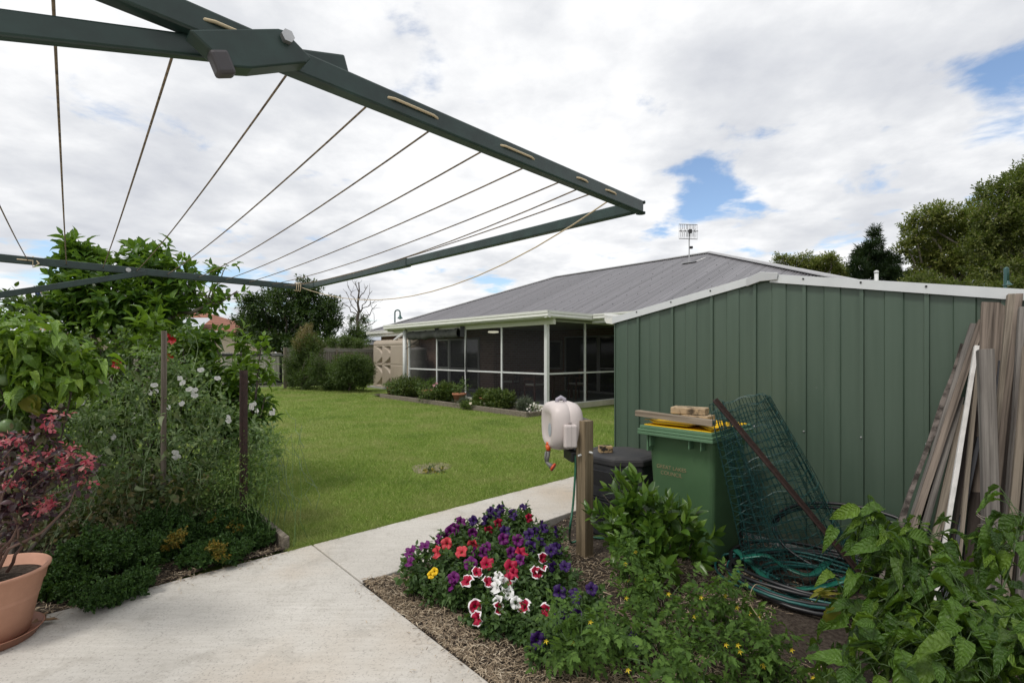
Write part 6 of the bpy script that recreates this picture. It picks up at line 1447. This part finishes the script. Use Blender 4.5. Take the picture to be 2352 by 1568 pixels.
wds = [.18, .11, .13, .18, .12, .10, .2, .13, .12, .15]
while v < gB-.05:
    w = min(wds[i % 10], gB-.03-v); m.bx(v, v+w-.0, uF, uF+.018+.003*(i % 2), .12, 1.66+.02*math.sin(i*2.2)); v += w+(.035 if i % 3 == 2 else .01); i += 1
obj('palings', m, M_wood('gate_paling', (.28, .26, .22), (.58, .55, .49), .9, 'z', 25), gt)
m = MB(HF); m.bx(gA, gB, uF-.045, uF-.004, 1.50, 1.60); m.bx(gA, gB, uF-.045, uF-.004, .22, .30); m.bx(gB-.16, gB-.05, uF-.044, uF-.005, .301, 1.499)
m.bar((uF*0+gB-.15, uF-.024, .30), (gA+.9, uF-.024, 1.48), .04, .10, (0, 0, 1)); obj('gate_frame', m, m_black, gt)
m = MB(HF)
for z in (1.55, .26): m.bx(gB-.5, gB+.02, uF-.052, uF-.0455, z-.025, z+.025)
obj('hinge', m, m_steel, gt)
m_dkt = M_leaf('dark_tree_leaf', [(.022, .055, .012), (.035, .075, .016), (.055, .11, .02), (.016, .04, .010), (.085, .14, .026)], .4, .1, .4)
def tree(name, label, cat, x, Y, bs, n, per, twig, L, asp, mat, seed, tpls, gap=.1, trunk_r=.12, zfork=1.2, shell=.35, up=.4, group=None, bark=None, zb=0.0, wob=.07, depth=None):
    rng = np.random.default_rng(seed); b = Vector(base_at(x, Y, zb)); t = pl(name, label, cat, b, group)
    blobs = [blob(q[0], q[1], Y+rng.uniform(-.04, .04)*Y, q[2], q[3] if len(q) > 3 else q[2], depth) for q in bs]
    leaves('crown', mat, t, tpls, crown(rng, blobs, n, per, twig, L, asp, up, shell, .3, gap), rng)
    m = MB(); f_ = b+Vector((rng.normal()*.05, 0, zfork)); limb(m, rng, b, f_, trunk_r, trunk_r*.8, 5, .03)
    for c in blobs: limb(m, rng, f_, Vector(c[0])+Vector((0, 0, c[3]*.3)), trunk_r*.5, trunk_r*.12, 7, wob)
    obj('trunk', m, bark or m_bark, t, smooth=True); return t
tree('broadleaf_tree', 'dense dark green tree standing behind the timber gate', 'tree', 660, 27, [(705, 668, 32, 30), (660, 690, 40, 36), (628, 682, 22, 24), (588, 700, 34, 30), (560, 738, 24, 24), (600, 745, 45, 36), (660, 745, 55, 40), (720, 715, 50, 40), (755, 700, 24, 24), (765, 735, 20, 26), (735, 765, 36, 30), (680, 785, 50, 25), (620, 785, 45, 25), (560, 775, 24, 20), (575, 690, 16, 14)], 4600, 6, .30, .19, .46, m_dkt, 900, [T_s3], .16, .16, 1.4, .3)
m_bb = M_leaf('bottlebrush_leaf', [(.06, .105, .024), (.085, .135, .032), (.11, .16, .04), (.045, .08, .02)], .5, .2, .3); m_bbt = M_leaf('bottlebrush_tip', [(.34, .24, .12), (.28, .19, .09), (.20, .18, .07), (.38, .26, .13)], .6, .2)
t = tree('bottlebrush', 'tall upright bottlebrush with brownish flower tips against the fence', 'shrub', 695, 20.9, [(700, 800, 32, 36), (690, 850, 36, 40), (720, 790, 25, 25), (680, 830, 25, 30), (705, 870, 34, 30), (725, 840, 25, 40), (672, 870, 14, 20)], 3400, 6, .22, .095, .34, m_bb, 901, [T_s2, T_s3], .12, .04, .3, .3, .8)
rng = np.random.default_rng(902); leaves('flower_tips', m_bbt, t, [T_s2], crown(rng, [blob(x, y, 20.8, a, b_) for x, y, a, b_ in ((702, 772, 24, 20), (718, 788, 18, 14), (688, 790, 18, 16), (735, 790, 12, 10), (704, 755, 12, 12), (725, 800, 20, 14))], 900, 6, .18, .08, .3, 1.2, .2), rng)
t = tree('bottlebrush', 'low spreading bottlebrush with weeping fronds beside the water tank', 'shrub', 800, 20.2, [(800, 850, 42, 32), (770, 860, 36, 34), (830, 845, 24, 28), (790, 880, 45, 18), (755, 880, 20, 16), (835, 870, 20, 22), (812, 826, 30, 14), (850, 850, 10, 20)], 4200, 6, .24, .11, .30, m_bb, 903, [T_s2, T_s3], .1, .04, .3, .3, .25)
rng = np.random.default_rng(904); leaves('flower_tips', M_leaf('red_tip', [(.28, .07, .03), (.20, .09, .04), (.14, .12, .05)], .6), t, [T_s2], crown(rng, [blob(x, y, 19.7, a, b_) for x, y, a, b_ in ((800, 818, 24, 8), (775, 826, 12, 8), (830, 818, 12, 8), (796, 866, 4, 4))], 60, 5, .12, .06, .25, 1.0, .2), rng)
t = tree('bare_tree', 'half dead tree with bare upper twigs beyond the fence', 'tree', 823, 29, [(808, 730, 12, 14), (835, 735, 14, 16), (815, 760, 24, 18), (840, 770, 18, 18), (805, 780, 20, 16)], 650, 6, .3, .15, .28, m_bb, 905, [T_s3], .2, .13, 1.0, .2)
rng = np.random.default_rng(906); m = MB(); p0 = PX(823, 800, 29); p1 = PX(824, 648, 29); limb(m, rng, p0, p1, .14, .03, 9, .02)
for a, e in (((823, 735), (795, 670)), ((823, 720), (855, 668)), ((823, 700), (800, 655)), ((824, 690), (845, 655)), ((823, 725), (782, 690)), ((823, 740), (865, 700)), ((824, 760), (866, 735)), ((824, 670), (815, 645)), ((824, 715), (862, 690))):
    q = limb(m, rng, PX(*a, 29), PX(*e, 29+rng.normal()), .035, .012, 6, .06)
    for k in (3, 4, 5): limb(m, rng, q[k], Vector(q[k])+Vector((rng.normal()*.35, rng.normal()*.3, abs(rng.normal())*.35)), .014, .006, 4, .1)
obj('dead_branches', m, m_bark, t)
tree('hedge_shrub', 'light green rounded shrub just beyond the fence', 'shrub', 780, 25.2, [(765, 786, 16, 12), (795, 784, 22, 14), (825, 790, 20, 10)], 700, 6, .2, .10, .5, M_leaf('light_hedge', [(.08, .13, .025), (.11, .16, .03), (.06, .10, .02)], .5), 907, [T_s2], 0, .05, .8, .3)
# neighbouring houses
m_tile = NT('orange_roof_tile'); v_ = m_tile.coord(); wv = m_tile.n('ShaderNodeTexWave'); wv.inputs['Scale'].default_value = 1.4; wv.inputs['Distortion'].default_value = .4; wv.bands_direction = 'Z'; m_tile.l(v_, wv.inputs['Vector'])
nn = m_tile.noise(v_, 2.5, 4); m_tile.l(m_tile.mix(wv.outputs['Fac'], m_tile.ramp(nn, [(.3, (.26, .095, .05)), (.7, (.36, .15, .085))]), (.17, .06, .035)), m_tile.b.inputs['Base Color']); m_tile.set(Roughness=.8); m_tile = m_tile.m
nh = thing('neighbour_house', 'cream neighbouring house with orange tiled hip roof behind the gate', 'house', (-26, 37, 0))
m = MB(); m.bx(-33, -20.6, 34, 42, 0, 3.25); obj('wall', m, plain('cream_wall', (.62, .52, .40), .8, var=.05), nh)
m = MB(); m.add([(-33.6, 33.4, 3.2), (-20.0, 33.4, 3.2), (-20.0, 42.6, 3.2), (-33.6, 42.6, 3.2), (-29, 38, 5.05), (-24.6, 38, 5.05)], [(0, 1, 5, 4), (1, 2, 5), (2, 3, 4, 5), (3, 0, 4), (3, 2, 1, 0)]); obj('roof', m, m_tile, nh)
m = MB(); m.bx(-33.7, -19.95, 33.28, 33.39, 3.08, 3.22); obj('gutter', m, m_gutter, nh)
pr = PX(487, 751, 33.0); m = MB(); z0_ = pr.z; m.add([(-30, 31.5, z0_-.25), (pr.x, 31.5, z0_-.25), (pr.x-.9, 34.5, z0_+.75), (-30, 34.5, z0_+.75)], [(0, 1, 2, 3)]); m.bx(-29.9, pr.x-.1, 31.52, 31.6, z0_-.45, z0_-.27); obj('patio_roof', m, plain('pale_metal_roof', (.42, .45, .48), .4), nh)
for k in range(2):
    m = MB(); m.bx(-22.5-k*3.5, -21.3-k*3.5, 33.96, 33.999, 1.0, 2.5); w_ = obj('window', m, m_glass, nh)
    m = MB(); m.bx(-22.6-k*3.5, -21.2-k*3.5, 33.93, 33.955, 2.5, 2.6); m.bx(-22.6-k*3.5, -21.2-k*3.5, 33.93, 33.955, .9, 1.0); obj('frame', m, m_white, w_)
for k in range(3):
    m = MB(); m.bx(-29.9+k*3.6, -29.8+k*3.6, 31.56, 31.66, 0, z0_-.45); obj('post', m, m_white, nh)
n2 = thing('neighbour_house', 'distant grey roofed house with solar panels seen left of the tank', 'house', (-9.5, 44, 0))
m = MB(); m.bx(-16, -6, 40, 48, 0, 2.45); obj('wall', m, plain('grey_wall', (.35, .30, .27), .8), n2)
m = MB(); m.add([(-16.6, 39.4, 2.4), (-5.4, 39.4, 2.4), (-5.4, 48.6, 2.4), (-16.6, 48.6, 2.4), (-12, 44, 4.0), (-10, 44, 4.0)], [(0, 1, 5, 4), (1, 2, 5), (2, 3, 4, 5), (3, 0, 4), (3, 2, 1, 0)]); obj('roof', m, M_noise('dark_tile', [(.3, (.10, .10, .115)), (.7, (.15, .15, .165))], 5, 4, .8), n2)
sp_ = (4.0-2.4)/4.6
for k in range(5):
    m = MB(); x = -13.8+k*1.05
    def q_(xx, yy): return (xx, yy, 2.4+(yy-39.4)*sp_+.10)
    m.prism([q_(x, 40.1), q_(x+1.0, 40.1), q_(x+1.0, 41.6), q_(x, 41.6)], (0, 0, 0), (0, 0, .04)); obj('solar_panel', m, plain('solar_glass', (.30, .33, .38), .15), n2)
# flag on its pole
p = PX(97, 745, 16); fl_ = thing('flag', 'red white and blue flag hanging limp from its pole behind the left trees', 'flag', (p.x, p.y, 0))
m = MB(); m.tube([(p.x+.02, p.y, 0), (p.x+.02, p.y, HC+2.35)], .03, 8); obj('pole', m, m_white, fl_)
def M_flag():
    t = NT('flag_cloth'); v = t.coord((1, 1, 1), (0, .5, 0)); w = t.n('ShaderNodeTexWave'); w.inputs['Scale'].default_value = 1.0; w.inputs['Distortion'].default_value = 1.5; t.l(v, w.inputs['Vector'])
    c = t.ramp(w.outputs['Fac'], [(0, (.035, .05, .16)), (.52, (.035, .05, .16)), (.55, (.6, .6, .62)), (.70, (.6, .6, .62)), (.74, (.42, .03, .05)), (1, (.42, .03, .05))], 'CONSTANT'); t.l(c, t.b.inputs['Base Color']); t.set(Roughness=.8); return t.m
m = MB(); m.grid(lambda a, b: (p.x+.015-.26*a*(.5+.5*b), p.y+.05*math.sin(a*14+b*2)*a, PX(0, 742, 16).z+(PX(0, 660, 16).z-PX(0, 742, 16).z)*b-.10*a), 14, 16); o = obj('cloth', m, M_flag(), fl_, smooth=True)
# street lamps
m_lamp = plain('lamp_teal', (.03, .09, .085), .4)
def lamp(x0, Y, ytop, xh, yh, label, r=.05):
    s_ = Y/F; b = base_at(x0, Y, 0); t = thing('street_lamp', label, 'street lamp', b, 0, 'street lamps with bell shades'); m = MB(); zt = HC-(ytop-HY)*s_; zh = HC-(yh-HY)*s_; dx = (xh-x0)*s_
    pts = [(b[0], b[1], 0), (b[0], b[1], zt-dx*.5)]+[(b[0]+dx/2-dx/2*math.cos(a), b[1], zt-dx*.5+dx*.5*math.sin(a)) for a in [PI*k/10 for k in range(1, 11)]]+[(b[0]+dx, b[1], zh+4*s_)]
    m.tube(pts, r, 8); obj('pole', m, m_lamp, t, smooth=True)
    m = MB(); R = 6.5*s_ if Y > 25 else 9*s_; m.lathe((b[0]+dx, b[1], zh), [(R, -R*.35), (R*.75, 0), (R*.45, R*.35), (R*.3, R*.9), (R*.15, R*1.2)], 18, caps=(False, True)); obj('lamp_shade', m, m_lamp, t, smooth=True)
    m = MB(); m.lathe((b[0]+dx, b[1], zh-R*.3), [(R*.6, -.0), (R*.4, -R*.3), (.001, -R*.4)], 14); obj('lamp_glass', m, plain('lamp_lens', (.5, .52, .5), .3), t, smooth=True)
lamp(907, 42, 712, 919, 729, 'hooked teal street lamp rising behind the left end of the roof', .06)
lamp(2309, 16, 616, 2314, 652, 'teal street lamp head showing above the right end of the shed', .045)
# trees right
m_gum = M_leaf('olive_tree_leaf', [(.19, .205, .045), (.25, .25, .06), (.14, .165, .038), (.30, .29, .075), (.08, .11, .025)], .5, .3, .3)
m_gum2 = M_leaf('dark_olive_leaf', [(.10, .125, .03), (.15, .17, .042), (.21, .215, .055), (.06, .08, .02)], .5, .26, .3)
gb = plain('pale_bark', (.22, .19, .16), .8)
tree('spreading_tree', 'tall spreading olive green tree with pale limbs above the shed', 'tree', 2200, 34, [(2130, 500, 45, 24), (2175, 490, 45, 26), (2105, 545, 28, 20), (2150, 550, 45, 30), (2200, 540, 45, 40), (2120, 590, 34, 24), (2190, 600, 50, 30), (2230, 510, 30, 30), (2085, 520, 16, 14), (2160, 640, 50, 24), (2100, 635, 28, 22), (2215, 650, 30, 30), (2240, 560, 40, 40), (2160, 590, 60, 30), (2250, 480, 30, 26), (2080, 570, 22, 16)], 4300, 7, .45, .24, .45, m_gum, 920, [T_s2, T_s3], .36, .32, 4.0, .45, .3, None, gb)
tree('big_tree', 'largest dark olive tree filling the right picture edge', 'tree', 2330, 30, [(2320, 440, 55, 40), (2380, 420, 60, 70), (2290, 500, 55, 45), (2350, 520, 60, 60), (2290, 570, 55, 45), (2350, 600, 60, 50), (2270, 620, 40, 40), (2330, 650, 50, 40), (2420, 560, 70, 90), (2250, 560, 36, 36), (2345, 405, 26, 24), (2265, 440, 26, 20), (2300, 620, 60, 40), (2370, 480, 60, 60)], 5600, 7, .45, .24, .42, m_gum2, 921, [T_s2, T_s3], .30, .36, 3.0, .4, .3, None, gb)
tree('pine_tree', 'dark pine with upswept branches left of the olive tree', 'pine', 2005, 34, [(2008, 540, 12, 16), (2005, 565, 24, 16), (1995, 590, 32, 15), (2015, 595, 32, 15), (1975, 585, 14, 18), (1970, 610, 18, 16), (2040, 600, 16, 22), (2010, 625, 40, 16), (2050, 630, 22, 16), (1975, 635, 22, 14), (2060, 600, 12, 10), (2035, 650, 30, 12)], 900, 13, .40, .40, .10, M_leaf('pine_needle', [(.012, .032, .014), (.02, .045, .018), (.03, .06, .022)], .55, .08, .3), 922, [T_s2], .1, .16, 3.5, .2, .9)
tree('roadside_tree', 'rounded low olive tree rising just above the house roof', 'tree', 1870, 38, [(1800, 605, 24, 18), (1845, 600, 34, 18), (1895, 605, 36, 18), (1935, 625, 26, 16), (1790, 590, 12, 8), (1870, 625, 70, 22), (1905, 592, 22, 10), (1950, 640, 20, 14)], 1700, 7, .4, .22, .42, m_gum, 923, [T_s2, T_s3], .25, .2, 3.5, .35)
tree('shade_tree', 'dark rounded tree low behind the shed between pine and olive tree', 'tree', 2120, 27, [(2110, 650, 34, 24), (2150, 660, 34, 22), (2190, 665, 34, 22), (2240, 665, 34, 22), (2290, 670, 30, 24), (2340, 665, 40, 30)], 1500, 7, .35, .17, .45, m_gum2, 924, [T_s2, T_s3], .1, .16, 2.0, .3)
# distant backdrop of trees low behind everything on the left
tree('background_tree', 'distant dark tree low behind the left house', 'tree', 130, 50, [(60, 790, 90, 18), (180, 780, 90, 20), (-60, 780, 90, 30)], 900, 6, .6, .4, .45, m_gum2, 925, [T_s2], 0, .2, 1.0, .3)
